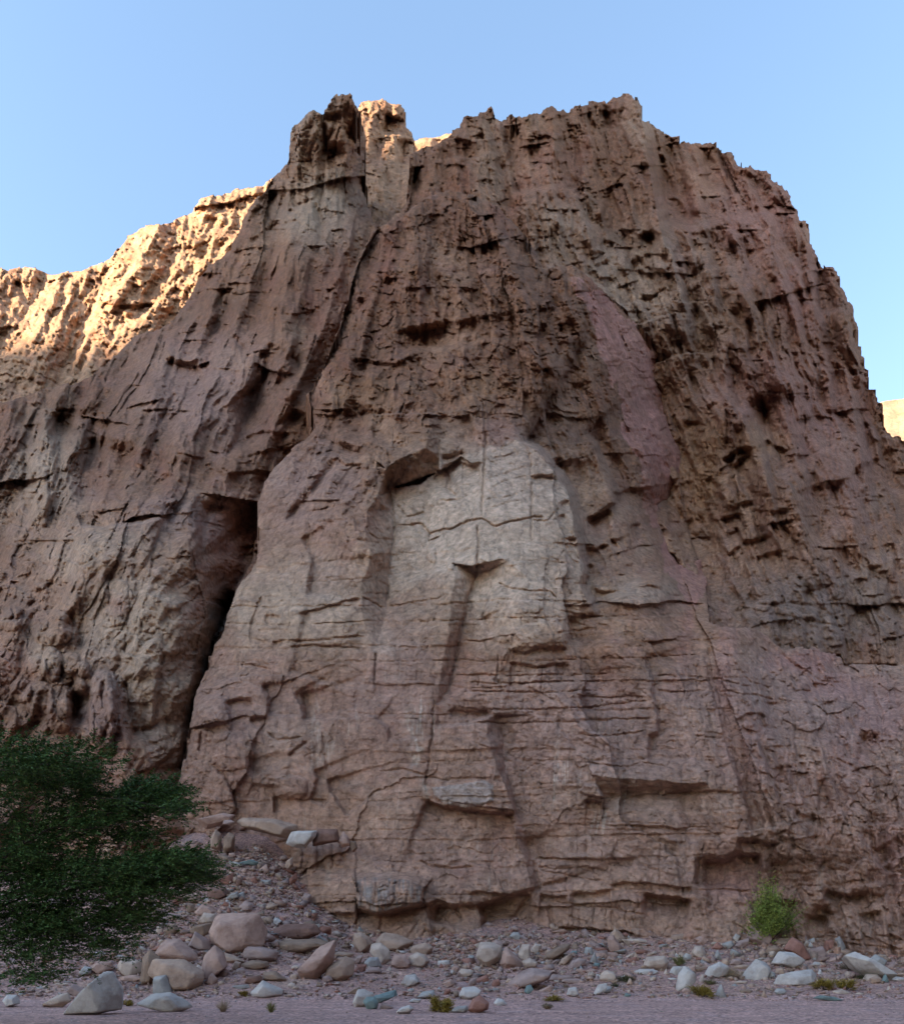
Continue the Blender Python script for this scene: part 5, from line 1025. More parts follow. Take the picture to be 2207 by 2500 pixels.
B('c', [(1465, 1445), (1500, 1405), (1545, 1420), (1575, 1455), (1500, 1470)], 'white', 'white chips of stone right of the dark red triangular rock', cat='stone', name='stone')
# right of centre
B('d', [(58, 1015), (90, 938), (150, 940), (158, 1030), (120, 1074), (70, 1064)], 'cream', 'rounded cream boulder right of the pinkish cream one')
B('d', [(163, 984), (200, 930), (262, 938), (242, 1004), (190, 1024)], 'cream', 'cream stone beside the left end of the long dark grey slab')
B('d', [(283, 1064), (310, 1010), (440, 940), (514, 933), (492, 984), (400, 1054), (330, 1092)], 'brown', 'long dark grey brown slab tilted up to the right, right of centre')
B('d', [(348, 914), (380, 878), (422, 900), (424, 950), (370, 954)], 'pink', 'pink stone just above the long tilted slab', cat='stone', name='stone')
B('d', [(418, 1104), (440, 1060), (520, 1013), (534, 1060), (460, 1122)], 'tan', 'tan slab-like stone right of the long tilted slab', cat='stone', name='stone')
B('d', [(483, 1154), (530, 1080), (590, 1056), (643, 1070), (643, 1112), (560, 1144)], 'mauve', 'mauve angular stone below the tan slab-like stone')
B('d', [(843, 885), (890, 858), (920, 930), (972, 960), (968, 1022), (860, 1014)], 'pink', 'tall pinkish brown rock standing against the cliff foot at right of centre')
B('d', [(868, 855), (905, 793), (960, 828), (992, 880), (982, 905), (900, 894)], 'tan', 'tan rock behind the top of the tall pinkish brown rock')
B('d', [(1158, 1134), (1190, 1050), (1340, 1038), (1373, 1090), (1344, 1162), (1200, 1168)], 'cream', 'broad cream blocky boulder left of the yellowish green bush')
B('d', [(1388, 884), (1410, 850), (1550, 823), (1578, 850), (1500, 892), (1410, 904)], 'tan', 'long flat tan stone resting near the cliff foot above the yellowish bush')
B('d', [(1448, 1340), (1470, 1200), (1520, 1138), (1562, 1158), (1604, 1200), (1590, 1275), (1510, 1304), (1500, 1354)], 'white', 'tall white rock with a narrow foot right of the yellowish green bush')
B('d', [(1388, 1184), (1420, 1128), (1500, 1128), (1504, 1182), (1430, 1204)], 'white', 'low white rock left of the tall narrow-footed white rock')
B('d', [(1588, 1004), (1610, 958), (1670, 948), (1703, 1010), (1660, 1054), (1600, 1034)], 'cream', 'cream rounded stone right of the yellowish green bush')
B('d', [(1608, 884), (1660, 858), (1712, 910), (1660, 934)], 'pink', 'pink stone above the cream rounded stone', cat='stone', name='stone')
B('d', [(1688, 864), (1700, 800), (1760, 778), (1783, 860), (1740, 884)], 'mauve', 'mauve block by the cliff foot left of the green shrub')
B('d', [(486, 1374), (500, 1320), (560, 1308), (583, 1370), (540, 1394)], 'white', 'whitish angular stone at the track edge right of the teal stone', cat='stone', name='stone')
B('d', [(718, 1374), (760, 1290), (830, 1278), (812, 1334), (750, 1384)], 'white', 'pale wedge stone beside a small dark plant, right of centre', cat='stone', name='stone')
B('d', [(790, 1345), (840, 1290), (880, 1300), (870, 1350), (820, 1370)], 'grey', 'dark grey stone right of the pale wedge stone', cat='stone', name='stone')
B('d', [(978, 1394), (1000, 1353), (1052, 1368), (1042, 1394)], 'teal', 'small teal stone at the track edge right of the pale wedge stone', cat='stone', name='stone')
B('d', [(1083, 1004), (1110, 973), (1170, 978), (1193, 1005), (1120, 1024)], 'red', 'flat orange red stone above the broad cream blocky boulder', cat='stone', name='stone')
B('d', [(1278, 914), (1310, 888), (1353, 920), (1342, 944)], 'red', 'small orange red stone up the slope from the broad cream boulder', cat='stone', name='stone')
B('d', [(278, 1244), (360, 1198), (532, 1208), (524, 1244), (400, 1264)], 'mauve', 'thin tan mauve slab right of the broad flat mauve slab')
B('d', [(1233, 854), (1260, 788), (1310, 788), (1314, 854)], 'mauve', 'blocky mauve stone against the cliff foot left of the long flat tan stone', cat='stone', name='stone')
B('d', [(510, 1010), (530, 980), (575, 985), (570, 1020)], 'teal', 'dark teal stone right of the tip of the long tilted slab', cat='stone', name='stone')
B('d', [(700, 1130), (730, 1085), (780, 1095), (770, 1135)], 'teal', 'blue green stone right of the mauve angular stone', cat='stone', name='stone')
B('d', [(630, 1030), (650, 960), (700, 960), (725, 1030)], 'grey', 'grey pointed stone between the tilted slab and the tall pinkish rock', cat='stone', name='stone')
B('d', [(1030, 1090), (1050, 1040), (1100, 1035), (1110, 1090)], 'red', 'rust coloured stone left of the broad cream blocky boulder', cat='stone', name='stone')
B('d', [(1500, 1040), (1530, 1000), (1580, 1020), (1570, 1070), (1530, 1080)], 'grey', 'blue grey stone at the right side of the yellowish green bush', cat='stone', name='stone')
# right
B('e', [(448, 865), (490, 770), (530, 738), (600, 790), (633, 860), (600, 944), (540, 934)], 'mauve', 'pointed mauve grey boulder in front of the bright green shrub')
B('e', [(598, 1004), (620, 950), (680, 928), (733, 970), (712, 1014), (630, 1034)], 'brown', 'brown boulder right of and below the pointed mauve grey boulder')
B('e', [(666, 1084), (730, 988), (840, 998), (919, 1050), (860, 1094), (790, 1124)], 'white', 'whitish flat-topped boulder below the green shrub')
B('e', [(686, 1264), (720, 1190), (860, 1160), (990, 1146), (1034, 1190), (1004, 1254), (900, 1284), (760, 1280)], 'white', 'long white block lying left of the two low dark yellow bushes')
B('e', [(408, 1224), (430, 1160), (520, 1058), (600, 1088), (643, 1150), (590, 1214), (480, 1234)], 'white', 'jagged white boulder left of the whitish flat-topped one')
B('e', [(600, 1210), (640, 1140), (690, 1170), (680, 1215)], 'grey', 'pale grey stone at the right foot of the jagged white boulder', cat='stone', name='stone')
B('e', [(78, 1194), (110, 1120), (200, 1078), (273, 1120), (264, 1184), (170, 1214)], 'white', 'smooth white boulder behind the dry twiggy bush')
B('e', [(86, 1198), (130, 1130), (168, 1138), (158, 1206)], 'grey', 'dark grey stone leaning on the front of the smooth white boulder', cat='stone', name='stone')
B('e', [(1318, 1034), (1390, 1003), (1440, 1048), (1560, 1120), (1680, 1240), (1530, 1236), (1400, 1150)], 'white', 'long white slab sloping down to the right at the far right', thick=1.1)
B('e', [(1108, 964), (1120, 890), (1220, 868), (1258, 930), (1210, 964), (1130, 974)], 'red', 'rust red block near the right end of the scree')
B('e', [(1208, 862), (1240, 838), (1293, 930), (1284, 984), (1220, 994)], 'grey', 'grey slab leaning on the right side of the rust red block')
B('e', [(978, 1024), (990, 960), (1090, 938), (1123, 1000), (1060, 1029)], 'mauve', 'mauve boulder left of the rust red block')
B('e', [(948, 934), (990, 888), (1013, 930), (980, 952)], 'white', 'small white stone above the mauve boulder at right', cat='stone', name='stone')
B('e', [(278, 774), (290, 730), (360, 723), (374, 760), (320, 788)], 'tan', 'tan stone at the left foot of the green shrub', cat='stone', name='stone')
B('e', [(58, 824), (110, 778), (163, 820), (130, 864), (70, 864)], 'mauve', 'mauve rounded stone in the pile left of the green shrub', cat='stone', name='stone')
B('e', [(133, 784), (170, 738), (193, 790), (170, 844)], 'grey', 'upright grey stone on top of the pile left of the green shrub', cat='stone', name='stone')
B('e', [(0, 904), (40, 858), (83, 890), (30, 924)], 'pink', 'pink stone at the left end of the pile beside the green shrub', cat='stone', name='stone')
B('e', [(0, 1024), (20, 958), (78, 1000), (50, 1034)], 'cream', 'cream stone below the left end of the pile beside the green shrub', cat='stone', name='stone')
B('e', [(128, 954), (180, 898), (238, 940), (200, 969)], 'red', 'rust orange stone in the middle of the pile beside the green shrub', cat='stone', name='stone')
B('e', [(228, 914), (300, 888), (333, 920), (290, 964), (250, 964)], 'grey', 'pale grey stone right of the rust orange stone in the pile', cat='stone', name='stone')
B('e', [(333, 934), (380, 890), (453, 868), (443, 924), (370, 964)], 'mauve', 'long mauve stone at the right side of the pile beside the green shrub', cat='stone', name='stone')
B('e', [(378, 854), (400, 798), (443, 820), (433, 884)], 'grey', 'grey stone under the left branches of the green shrub', cat='stone', name='stone')
B('e', [(308, 864), (340, 818), (388, 840), (350, 904)], 'white', 'whitish stone at the top of the pile beside the green shrub', cat='stone', name='stone')
B('e', [(538, 994), (575, 943), (603, 980), (570, 1024)], 'tan', 'small tan pointed stone below the pointed mauve grey boulder', cat='stone', name='stone')
B('e', [(768, 964), (840, 868), (900, 898), (960, 980), (984, 1044), (900, 1064), (830, 1004)], 'red', 'reddish slab half buried right of the green shrub foot')
B('e', [(1488, 1074), (1560, 1008), (1653, 1060), (1624, 1114), (1530, 1114)], 'grey', 'pale grey boulder at the right end behind the long white slab')
B('e', [(838, 1114), (900, 1073), (953, 1100), (900, 1134)], 'white', 'small white stone right of the whitish flat-topped boulder', cat='stone', name='stone')
B('e', [(1700, 1225), (1740, 1195), (1804, 1210), (1790, 1245)], 'white', 'whitish stone at the right edge of the picture', cat='stone', name='stone')
B('e', [(1650, 1030), (1690, 1000), (1740, 1010), (1740, 1045)], 'red', 'red stone at the far right foot of the cliff', cat='stone', name='stone')
B('e', [(1210, 1350), (1190, 1325), (1260, 1305), (1320, 1330), (1300, 1352)], 'cream', 'flat cream stone under the two low dark yellow bushes', cat='stone', name='stone')
B('e', [(1020, 1385), (1080, 1360), (1200, 1375), (1270, 1400), (1200, 1412)], 'teal', 'flat blue grey stones at the track edge below the long white block', cat='stone', name='stone', thick=.6)
# slabs perched above the left scree
pg = 'slabs perched above the left scree'
B('l', [(450, 240), (560, 210), (750, 160), (880, 190), (850, 240), (720, 262), (700, 300), (560, 340), (530, 290)], 'pink', 'thin pale slab jutting left with a dark underside, leftmost perched slab', 49.2, 'slab', 'slab', pg)
B('l', [(885, 250), (960, 205), (1300, 220), (1560, 290), (1560, 340), (1450, 440), (1300, 410), (1100, 350), (940, 310)], 'tan', 'long tan slab perched across the top of the left scree', 48.9, 'slab', 'slab', pg)
B('l', [(1425, 500), (1490, 358), (1780, 350), (1765, 430), (1650, 545), (1500, 535)], 'white', 'bright pale square slab at the right end of the long perched slab', 47.8, 'slab', 'slab', pg)
B('b', [(1180, 340), (1215, 252), (1360, 256), (1378, 340), (1290, 356), (1180, 378)], 'darkred', 'dark brown slab with shaded face right of the bright pale square slab', 48.4, 'slab', 'slab', pg)
B('b', [(1368, 345), (1410, 268), (1450, 310), (1464, 374), (1400, 386)], 'pink', 'small pale pointed block, second from right among the perched slabs', 48.6, 'slab', 'slab', pg)
B('b', [(1460, 335), (1510, 338), (1528, 390), (1490, 424), (1468, 395)], 'brown', 'small brown rounded block, rightmost of the perched slabs', 48.8, 'slab', 'slab', pg)
B('l', [(600, 440), (660, 335), (725, 390), (715, 565), (610, 550)], 'tan', 'upright tan grey block propping the left perched slab', 48.6, 'boulder', 'boulder')
B('l', [(738, 565), (745, 430), (800, 365), (875, 400), (865, 565), (780, 595)], 'brown', 'upright brown block right of the tan grey prop', 48.4, 'boulder', 'boulder')
B('l', [(730, 290), (750, 240), (830, 235), (880, 260), (820, 300)], 'mauve', 'mauve stone stuck between the left slab and the long perched slab', 48.7, 'stone', 'stone')
B('l', [(1420, 760), (1450, 680), (1510, 640), (1520, 730), (1480, 790)], 'tan', 'tan rib-like block below the bright pale square slab', 47.2, 'boulder', 'boulder')
B('l', [(1050, 880), (1110, 860), (1130, 940), (1060, 950)], 'red', 'reddish stone on the upper left scree', cat='stone', name='stone')
B('l', [(1150, 900), (1270, 895), (1270, 960), (1180, 950)], 'grey', 'pale flat stone right of the reddish stone on the upper scree', cat='stone', name='stone')
B('l', [(1440, 930), (1550, 810), (1560, 880), (1500, 1000)], 'red', 'leaning reddish slab on the scree below the perched slabs', cat='stone', name='stone')
B('l', [(1600, 1120), (1640, 1040), (1720, 1060), (1710, 1150), (1640, 1170)], 'mauve', 'mauve block on the ledge left of the grey streaked outcrop', 46.6, cat='stone', name='stone')
B('l', [(880, 960), (900, 880), (950, 890), (960, 940), (900, 985)], 'darkred', 'dark red stone beside the rightmost twigs of the tree', cat='stone', name='stone')

# medium stones between the boulders: each its own object; its label is found from what it lies beside
SHAPE = [('flat', 1.9, .5), ('blocky', 1.1, .85), ('pointed', .9, 1.2), ('rounded', 1.15, .9), ('long', 2.3, .6), ('wedge-shaped', 1.4, .8), ('chipped', 1.2, .75)]
CW = [('pink', 'pinkish', 6), ('mauve', 'mauve', 6), ('tan', 'tan', 5), ('cream', 'cream', 4), ('red', 'rust red', 3), ('grey', 'grey', 3), ('brown', 'brown', 4), ('white', 'whitish', 2), ('teal', 'bluish', 1)]
def rel_word(du, dv):
    if abs(du) > 1.6*abs(dv): return 'right of' if du > 0 else 'left of'
    return ('below' if dv > 0 else 'above')
def clean(l):
    l = l.split(',')[0]
    for cut in (' alone ', ' lying', ' leaning', ' standing', ' behind', ' beside', ' between', ' under', ' below', ' above', ' right of', ' left of', ' at the', ' in the', ' on the', ' with ', ' by ', ' near', ' resting', ' close', ' touching', ' half', ' stuck', ' perched', ' just', ' wedged', ' midway', ' up the', ' against', ' jutting', ' propping', ' tilted', ' sloping', ' in front', ' underneath'):
        if cut in l: l = l[:l.index(cut)]
    return l
MARKS = [m for m in PLACED if m[2] > 17]
rr = np.random.default_rng(5); n_auto = 0; tries = 0
while n_auto < 175 and tries < 12000:
    tries += 1
    z = rr.random()
    if z < .40: u, v = rr.uniform(330, 1020), rr.uniform(2080, 2420)
    elif z < .88: u, v = rr.uniform(1080, 2190), rr.uniform(2285, 2430)
    else: u, v = rr.uniform(30, 600), rr.uniform(2330, 2440)
    if 600 < u < 1190 and v < 2325-(u < 800)*(800-u)*.6: continue
    px = 9+27*rr.random()**1.6
    if v > 2400: px *= .75
    if any(math.hypot((u-a[0]), (v-a[1])*1.3) < (a[2]+px)*.55 for a in PLACED): continue
    m = min(MARKS, key=lambda a: math.hypot(u-a[0], v-a[1])-a[2]*.4)
    what = clean(m[3])
    ok = False
    for k in range(8):
        w_ = np.array([c[2] for c in CW], float); ck, cn, _ = CW[rr.choice(len(CW), p=w_/w_.sum())]; sn, wx, wh = SHAPE[rr.integers(len(SHAPE))]
        size = 'small' if px < 13 else 'medium'
        lb = f"{size} {cn} {sn} stone {rel_word(u-m[0], v-m[1])} the {what}"
        if lb not in LABELS and len(lb.split()) <= 16: ok = True; break
    if not ok: continue
    D = hit(u, v+px*wh*.5)
    if D > 49: continue
    k = int(rr.integers(5, 8)); a0 = rr.uniform(0, 6.28); an = np.sort(rr.uniform(0, 6.28, k))
    if np.diff(np.r_[an, an[0]+6.28]).max() > 2.2: an = np.linspace(0, 6.28, k, endpoint=False)+a0
    if sn == 'pointed': poly = [(-1, 1), (-.7, .1), (0, -1), (.6, 0), (1, 1)]
    elif sn == 'wedge-shaped': poly = [(-1, 1), (-.9, .4), (.8, -1), (1, -.3), (1, 1)]
    else: poly = [(math.cos(t)*rr.uniform(.85, 1.1), math.sin(t)*rr.uniform(.85, 1.1)) for t in an]
    boulder('p', [(u+x*px*wx*.6, v+y*px*wh*.6) for x, y in poly], ck, lb, D, 'stone', 'stone', 'loose stones on the scree')
    n_auto += 1
print('stones', n_auto, 'boulders', len(PLACED))

# rubble too small and too many to single out
def rubble(name, n, regions, smin, smax, keys, seed):
    r = np.random.default_rng(seed); VV, FF, mi = [], [], []; off = 0
    us, vv, ss = [], [], []
    for (u0, u1, v0, v1, wt) in regions:
        k = int(n*wt); us += list(r.uniform(u0, u1, k)); vv += list(r.uniform(v0, v1, k)); ss += list(smin+(smax-smin)*r.random(k)**2.4)
    us, vv, ss = map(np.array, (us, vv, ss))
    Y = np.arange(20., 52., .12); ZS = {}
    T = terrain((us[:, None]-CX)/F*Y[None], np.broadcast_to(Y, (len(us), len(Y)))); zs = EYE+(HZ-vv[:, None])/F*Y[None]
    hi = (zs <= T); ok = hi.any(1); yi = Y[hi.argmax(1)]
    lib = []
    for _ in range(60):
        q = r.normal(size=(7, 3)); q /= np.linalg.norm(q, axis=1)[:, None]; q *= r.uniform(.7, 1.1, (len(q), 1)); v_, _n, f_ = hull(q); lib.append((v_, f_))
    for i in range(len(us)):
        if not ok[i] or yi[i] > 50.5: continue
        y = yi[i]; x = (us[i]-CX)/F*y; s = ss[i]*y/F*.5
        sc = s*np.array([r.uniform(.7, 2.0), r.uniform(.6, 1.4), r.uniform(.35, 1.05)])
        p, f = lib[r.integers(60)]
        a = r.uniform(0, 6.28); R = np.array([[math.cos(a), -math.sin(a), 0], [math.sin(a), math.cos(a), 0], [0, 0, 1]])
        t = r.uniform(-.7, .7); R2 = np.array([[1, 0, 0], [0, math.cos(t), -math.sin(t)], [0, math.sin(t), math.cos(t)]])
        p = (p*sc)@(R2@R).T+np.array([x, y, 0])
        p[:, 2] += sc[2]*.35
        VV.append((p, (x, y))); FF.append(f+off); off += len(p); mi.append(r.choice(len(keys[0]), p=keys[1]))
    xy = np.array([q for _, q in VV]); zt = terrain(xy[:, 0], xy[:, 1])
    V3 = np.concatenate([p+np.array([0, 0, zt[i]]) for i, (p, _) in enumerate(VV)]); F3 = np.concatenate(FF)
    me = mesh_from(name, V3, F3, SM[keys[0][0]])
    for k in keys[0][1:]: me.materials.append(SM[k])
    me.polygons.foreach_set('material_index', np.repeat(np.array(mi, np.int32), [len(q) for q in FF]))
    o = bpy.data.objects.new(name, me); COL.objects.link(o); o['kind'] = 'stuff'; o['label'] = 'loose broken rubble covering the scree slope and track edge'; o['category'] = 'rubble'
KW = (['pink', 'mauve', 'tan', 'cream', 'red', 'grey', 'brown', 'white', 'teal'], [.25, .23, .16, .06, .08, .05, .14, .025, .005])
rubble('boulder_rubble', 3000, [(330, 900, 2060, 2350, .55), (1080, 2260, 2270, 2400, .45)], 9, 34, KW, 23)
rubble('rubble', 14000, [(880, 2260, 2235, 2300, .08), (300, 1050, 2010, 2330, .42), (250, 1200, 2300, 2440, .2), (1050, 2260, 2285, 2350, .16), (1050, 2260, 2340, 2440, .2), (-20, 500, 2330, 2440, .12), (500, 900, 1990, 2150, .08)], 4, 19, KW, 21)
rubble('pebbles', 16000, [(300, 1050, 2010, 2330, .26), (100, 2260, 2395, 2446, .34), (1050, 2260, 2285, 2420, .3), (-20, 600, 2340, 2450, .1), (0, 2207, 2446, 2498, .09)], 2, 5, KW, 22)

# ------------------------------------------------------------------ plants
def plant_mat(name, c1, c2, sub=.1):
    m = bpy.data.materials.new(name); m.use_nodes = True; nt = m.node_tree; N, L = nt.nodes, nt.links; b = N['Principled BSDF']; b.inputs['Roughness'].default_value = .7; b.inputs['Specular IOR Level'].default_value = .15
    g = N.new('ShaderNodeNewGeometry'); r = N.new('ShaderNodeValToRGB'); r.color_ramp.elements[0].color = (*c1, 1); r.color_ramp.elements[1].color = (*c2, 1)
    L.new(g.outputs['Random Per Island'], r.inputs[0]); L.new(r.outputs[0], b.inputs['Base Color'])
    return m
acacia_leaf = plant_mat('acacia leaf', (.032, .07, .022), (.105, .175, .05)); green_leaf = plant_mat('green leaf', (.12, .18, .035), (.38, .42, .10))
yellow_leaf = plant_mat('yellow leaf', (.2, .14, .025), (.40, .28, .06)); olive_leaf = plant_mat('olive leaf', (.16, .15, .05), (.33, .3, .12)); dry_leaf = plant_mat('dry twig', (.3, .2, .13), (.5, .38, .25))
dark_leaf = plant_mat('dark leaf', (.06, .08, .03), (.14, .13, .05)); bark = plant_mat('bark', (.05, .036, .03), (.07, .05, .04))

def tubes(paths, sides=5):
    """paths: list of (points, radii) joined into one mesh"""
    VV, FF = [], []; off = 0
    for pts, rad in paths:
        pts = np.array(pts, float); n = len(pts)
        for i in range(n):
            t = pts[min(i+1, n-1)]-pts[max(i-1, 0)]; t /= np.linalg.norm(t)+1e-9
            a = np.cross(t, [0, 0, 1]) if abs(t[2]) < .9 else np.cross(t, [1, 0, 0]); a /= np.linalg.norm(a); b = np.cross(t, a)
            for k in range(sides):
                an = 6.2832*k/sides; VV.append(pts[i]+rad[i]*(a*math.cos(an)+b*math.sin(an)))
        for i in range(n-1):
            for k in range(sides):
                q = off+i*sides; FF.append((q+k, q+(k+1) % sides, q+sides+(k+1) % sides, q+sides+k))
        off += n*sides
    return np.array(VV), np.array(FF)

def spray(r, base, d, length, nleaf, ll, lw, droop=.25, up=(0, 0, 1)):
    """a twig with small leaves both sides: returns leaf quads (n,4,3) and the twig line"""
    d = d/np.linalg.norm(d); side = np.cross(d, up); side /= np.linalg.norm(side)+1e-9
    t = np.sort(r.random(nleaf))*.95+.05
    pos = base+np.outer(t*length, d)+np.outer(-droop*length*t*t, [0, 0, 1])
    s = np.where(np.arange(nleaf) % 2, 1., -1.)[:, None]
    ld = d*.55+side*s*.9+r.normal(size=(nleaf, 3))*.28; ld /= np.linalg.norm(ld, axis=1)[:, None]
    nn = np.cross(ld, r.normal(size=(nleaf, 3))*.6+np.array(up)); nn /= np.linalg.norm(nn, axis=1)[:, None]+1e-9
    L_ = ll*r.uniform(.6, 1.25, nleaf)[:, None]*(1.15-.5*t[:, None]); W = lw*r.uniform(.7, 1.3, nleaf)[:, None]
    tip = pos+ld*L_
    q = np.stack([pos-nn*W*.3, pos+ld*L_*.5-nn*W, tip, pos+ld*L_*.5+nn*W], 1)
    line = [base+d*length*a+np.array([0, 0, -droop*length*a*a]) for a in (0, .5, 1)]
    return q, line

def quads_obj(name, Q, mat, parent=None):
    Q = np.concatenate(Q); n = len(Q)
    me = mesh_from(name, Q.reshape(-1, 3), np.arange(n*4).reshape(n, 4), mat)
    o = bpy.data.objects.new(name, me); COL.objects.link(o); o.parent = parent
    return o
def part(name, v, f, mat, parent):
    o = bpy.data.objects.new(name, mesh_from(name, v, f, mat, True)); COL.objects.link(o); o.parent = parent; return o
def thing(name, loc, label, cat, group=None):
    o = bpy.data.objects.new(name, None); COL.objects.link(o); o.location = loc; o['label'] = label; o['category'] = cat
    if group: o['group'] = group
    return o

# --- acacia reaching in from the left
r = np.random.default_rng(77)
TD = 17.0; tb = np.array([-12.6, 17.4, 0.]); tree = thing('acacia_tree', tuple(tb), 'large dark green feathery acacia reaching in over the scree at the left edge', 'tree')
def T(u, v, dd=0.): return P(np.array(float(u)), np.array(float(v)), TD+dd)-tb
LOBES = [(60, 1870, 200, 75, 520), (-60, 1960, 230, 110, 480), (180, 1905, 90, 50, 150), (370, 1935, 95, 34, 200), (300, 1965, 150, 36, 260), (420, 1975, 50, 22, 60), (200, 2010, 160, 50, 300), (60, 2080, 180, 70, 380), (330, 2040, 90, 16, 70),
         (420, 2105, 105, 30, 260), (300, 2130, 170, 45, 420), (470, 2140, 70, 26, 110), (340, 2175, 140, 35, 260), (100, 2170, 220, 75, 560), (-80, 2200, 200, 120, 420), (120, 2260, 210, 60, 430), (320, 2240, 100, 30, 130), (60, 2330, 190, 60, 250), (250, 2310, 100, 40, 90), (-50, 2390, 140, 40, 60), (90, 2385, 90, 22, 50), (-250, 2000, 220, 200, 380)]
hub = T(-190, 2290, .4)
limbs = []; leafq = []; twl = []
def limb(a, b, r0, r1, sag=.25, n=9):
    a, b = np.array(a), np.array(b); pts = []
    w = r.normal(size=3)*.16*np.linalg.norm(b-a)
    for i in range(n):
        t = i/(n-1); p = a*(1-t)+b*t; p = p+w*math.sin(t*3.14)*.6+np.array([0, 0, sag*math.sin(t*3.14)]); p = p+r.normal(size=3)*.03; pts.append(p)
    return pts, list(np.linspace(r0, r1, n))
tp, tr = limb((0, 0, -.2), hub, .26, .17, .05); tv, tf = tubes([(tp, tr)], 9); part('trunk', tv, tf, bark, tree)
for (cu, cv, ru, rv, n) in LOBES:
    dd = r.uniform(-1.2, 1.0); c = T(cu, cv, dd); l = limb(hub, c, .034, .008, .5); limbs.append(l)
    subs = []
    for k in range(6):
        a = l[0][int(r.integers(4, 9))]; e = T(cu+ru*r.uniform(-.8, .95), cv+rv*r.uniform(-.8, .7), dd+r.uniform(-.9, .9)); sb = limb(a, e, .009, .003, .12, 6); subs.append(sb); limbs.append(sb)
    for k in range(int(n*(1.5 if cv < 2240 else 2.2 if cv < 2300 else 1.1))):
        th = r.uniform(0, 6.283); q = min(abs(r.normal())*.55, 1.25) if r.random() < .5 else r.random()**.5
        uu, vvv = cu+ru*q*math.cos(th)*1.0, cv+rv*q*math.sin(th)
        b0 = T(uu-14, vvv+4, dd+r.uniform(-1, 1)*max(.4+1.1*(1-q), .2))
        d = np.array([r.uniform(.1, 1.2), r.uniform(-.7, .7), r.uniform(-.15, .6)])
        if uu < 0: d[0] = r.uniform(-.8, 1)
        Lq, line = spray(r, b0, d, r.uniform(.3, .75), int(r.integers(20, 32)), .09, .0155, r.uniform(.0, .35))
        leafq.append(Lq)
        if k % 2 == 0: twl.append(([p for p in line], [.004, .003, .002]))
lv, lf = tubes(limbs, 5); part('branches', lv, lf, bark, tree)
tv, tf = tubes(twl, 3); cr_ = quads_obj('crown', leafq, acacia_leaf, tree); part('twigs', tv, tf, bark, tree)
print('acacia leaves', sum(len(q) for q in leafq))

def shrub(name, u, v, wpx, hpx, mat, label, n, ll, lw, cat='bush', D=None, stem=bark, group='shrubs and dry plants by the track', upright=.6, nl=(10, 18), clump=True):
    r = np.random.default_rng(int(u*3+v)); D = D or hit(u, v); loc = P(np.array(float(u)), np.array(float(v)), D+.1)
    o = thing(name, tuple(loc), label, cat, group); s = D/F; rx, h = wpx*.5*s, hpx*s; Q, tw = [], []
    cl = [(r.uniform(-.8, .8)*rx, r.uniform(-.7, .7)*rx, r.uniform(.2, .85)*h) for _ in range(11)]
    for k in range(n):
        if clump:
            c = cl[r.integers(len(cl))]; e = np.array([c[0]+r.normal()*rx*.19, c[1]+r.normal()*rx*.19, max(c[2]+r.normal()*h*.13, .02)])
        else:
            a = r.uniform(0, 6.28); q = r.random()**.5; e = np.array([math.cos(a)*rx*q, math.sin(a)*rx*q, h*r.uniform(.5, 1)*(1-.45*q*q)])
        b0 = e*np.array([.55, .55, .6]) if clump else np.array([r.normal()*rx*.12, r.normal()*rx*.12, 0])
        d = e-b0+np.array([0, 0, .001]); L_ = np.linalg.norm(d)
        q4, line = spray(r, b0, d, L_, int(r.integers(*nl)), ll, lw, .05); Q.append(q4)
        if k % 2 == 0 or not clump: tw.append((line, [.006*D/40, .004*D/40, .003*D/40]))
    for c in cl: tw.append(([np.array([0, 0, -.05]), np.array(c)*.5+np.array([0, 0, .03]), np.array(c)], [.02, .014, .008]))
    sv, sf = tubes(tw, 3); part('stems', sv, sf, stem, o); quads_obj('foliage', Q, mat, o)
    return o
shrub('green_shrub', 1874, 2306, 165, 165, green_leaf, 'bright green leafy shrub growing at the foot of the cliff at right', 1050, .13, .035, 'shrub', None, bark, None, nl=(9, 16))
shrub('bush', 1081, 2473, 70, 42, yellow_leaf, 'round dark yellow bush at the track edge left of the dark red triangular rock', 420, .07, .012)
shrub('bush', 1716, 2438, 60, 36, yellow_leaf, 'round dark yellow bush on the track edge below the tall white rock', 380, .07, .012)
shrub('bush', 2012, 2420, 58, 32, yellow_leaf, 'dark yellow bush right of the long white block, left of the touching pair', 340, .07, .012)
shrub('bush', 2062, 2418, 56, 30, yellow_leaf, 'dark yellow bush, right of the touching pair near the sloping white slab', 340, .07, .012)
shrub('bush', 1528, 2402, 46, 26, dark_leaf, 'small dark green tuft with spiky twigs in the gravel right of the thin mauve slab', 160, .06, .01, clump=False)
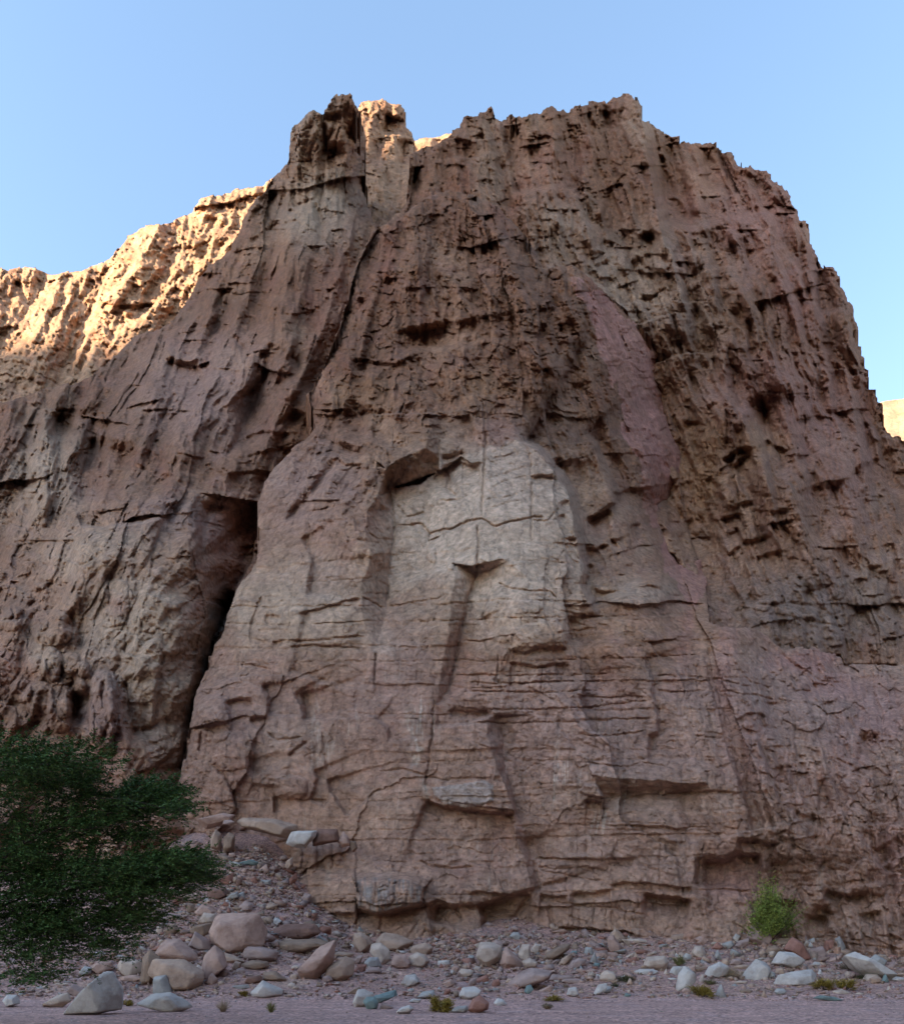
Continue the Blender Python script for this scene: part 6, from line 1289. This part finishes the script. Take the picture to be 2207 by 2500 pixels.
shrub('bush', 1660, 2360, 42, 28, olive_leaf, 'small yellowish green bush between the broad cream boulder and the cream rounded stone', 240, .06, .01)
shrub('bush', 1352, 2446, 66, 20, yellow_leaf, 'flat yellowish bush at the track edge below the teal stone', 220, .05, .01)
shrub('dry_bush', 1336, 2465, 34, 18, dry_leaf, 'dry twiggy brown tuft on the track below the flat yellowish bush', 110, .05, .008, clump=False)
shrub('dry_bush', 1785, 2392, 64, 40, dry_leaf, 'dry pale twiggy bush in front of the smooth white boulder', 240, .05, .007, clump=False, stem=dry_leaf)
shrub('dry_bush', 2072, 2372, 56, 26, dry_leaf, 'dry reddish brown bush left of the long sloping white slab', 220, .05, .008, clump=False)
shrub('dry_bush', 1733, 2408, 40, 22, olive_leaf, 'dry olive tuft behind the round bush below the tall white rock', 120, .05, .008, clump=False)
shrub('dry_bush', 2105, 2394, 44, 18, dark_leaf, 'low dark twiggy plant on the front of the long sloping white slab', 120, .05, .008, clump=False)
shrub('bush', 312, 2458, 32, 20, yellow_leaf, 'small brownish yellow bush right of the grey wedge boulder', 140, .05, .009)
shrub('bush', 594, 2436, 36, 18, yellow_leaf, 'small dark yellow bush left of the bright white rock', 140, .05, .009)
shrub('grass_tuft', 545, 2472, 44, 40, dry_leaf, 'dry brown grass tuft at the track edge below the big tan boulder', 120, .05, .005, 'grass tuft', clump=False, stem=dry_leaf, nl=(3, 6))
shrub('grass_tuft', 662, 2473, 34, 34, olive_leaf, 'dry greenish grass tuft below the bright white rock', 110, .05, .006, 'grass tuft', clump=False, stem=olive_leaf, nl=(3, 6))
shrub('dry_bush', 710, 2255, 60, 26, olive_leaf, 'dry yellowish grass on the ledge right of the largest block', 120, .06, .006, 'grass tuft', 46.0, clump=False, stem=dry_leaf, nl=(3, 6))
shrub('bush', 276, 1868, 40, 60, dark_leaf, 'small dark green shrub rooted in the cleft above the acacia', 260, .16, .03, 'shrub', 52.5)
shrub('dry_bush', 1500, 2412, 40, 14, dark_leaf, 'small dark plant beside the pale wedge stone right of centre', 80, .05, .008, clump=False)
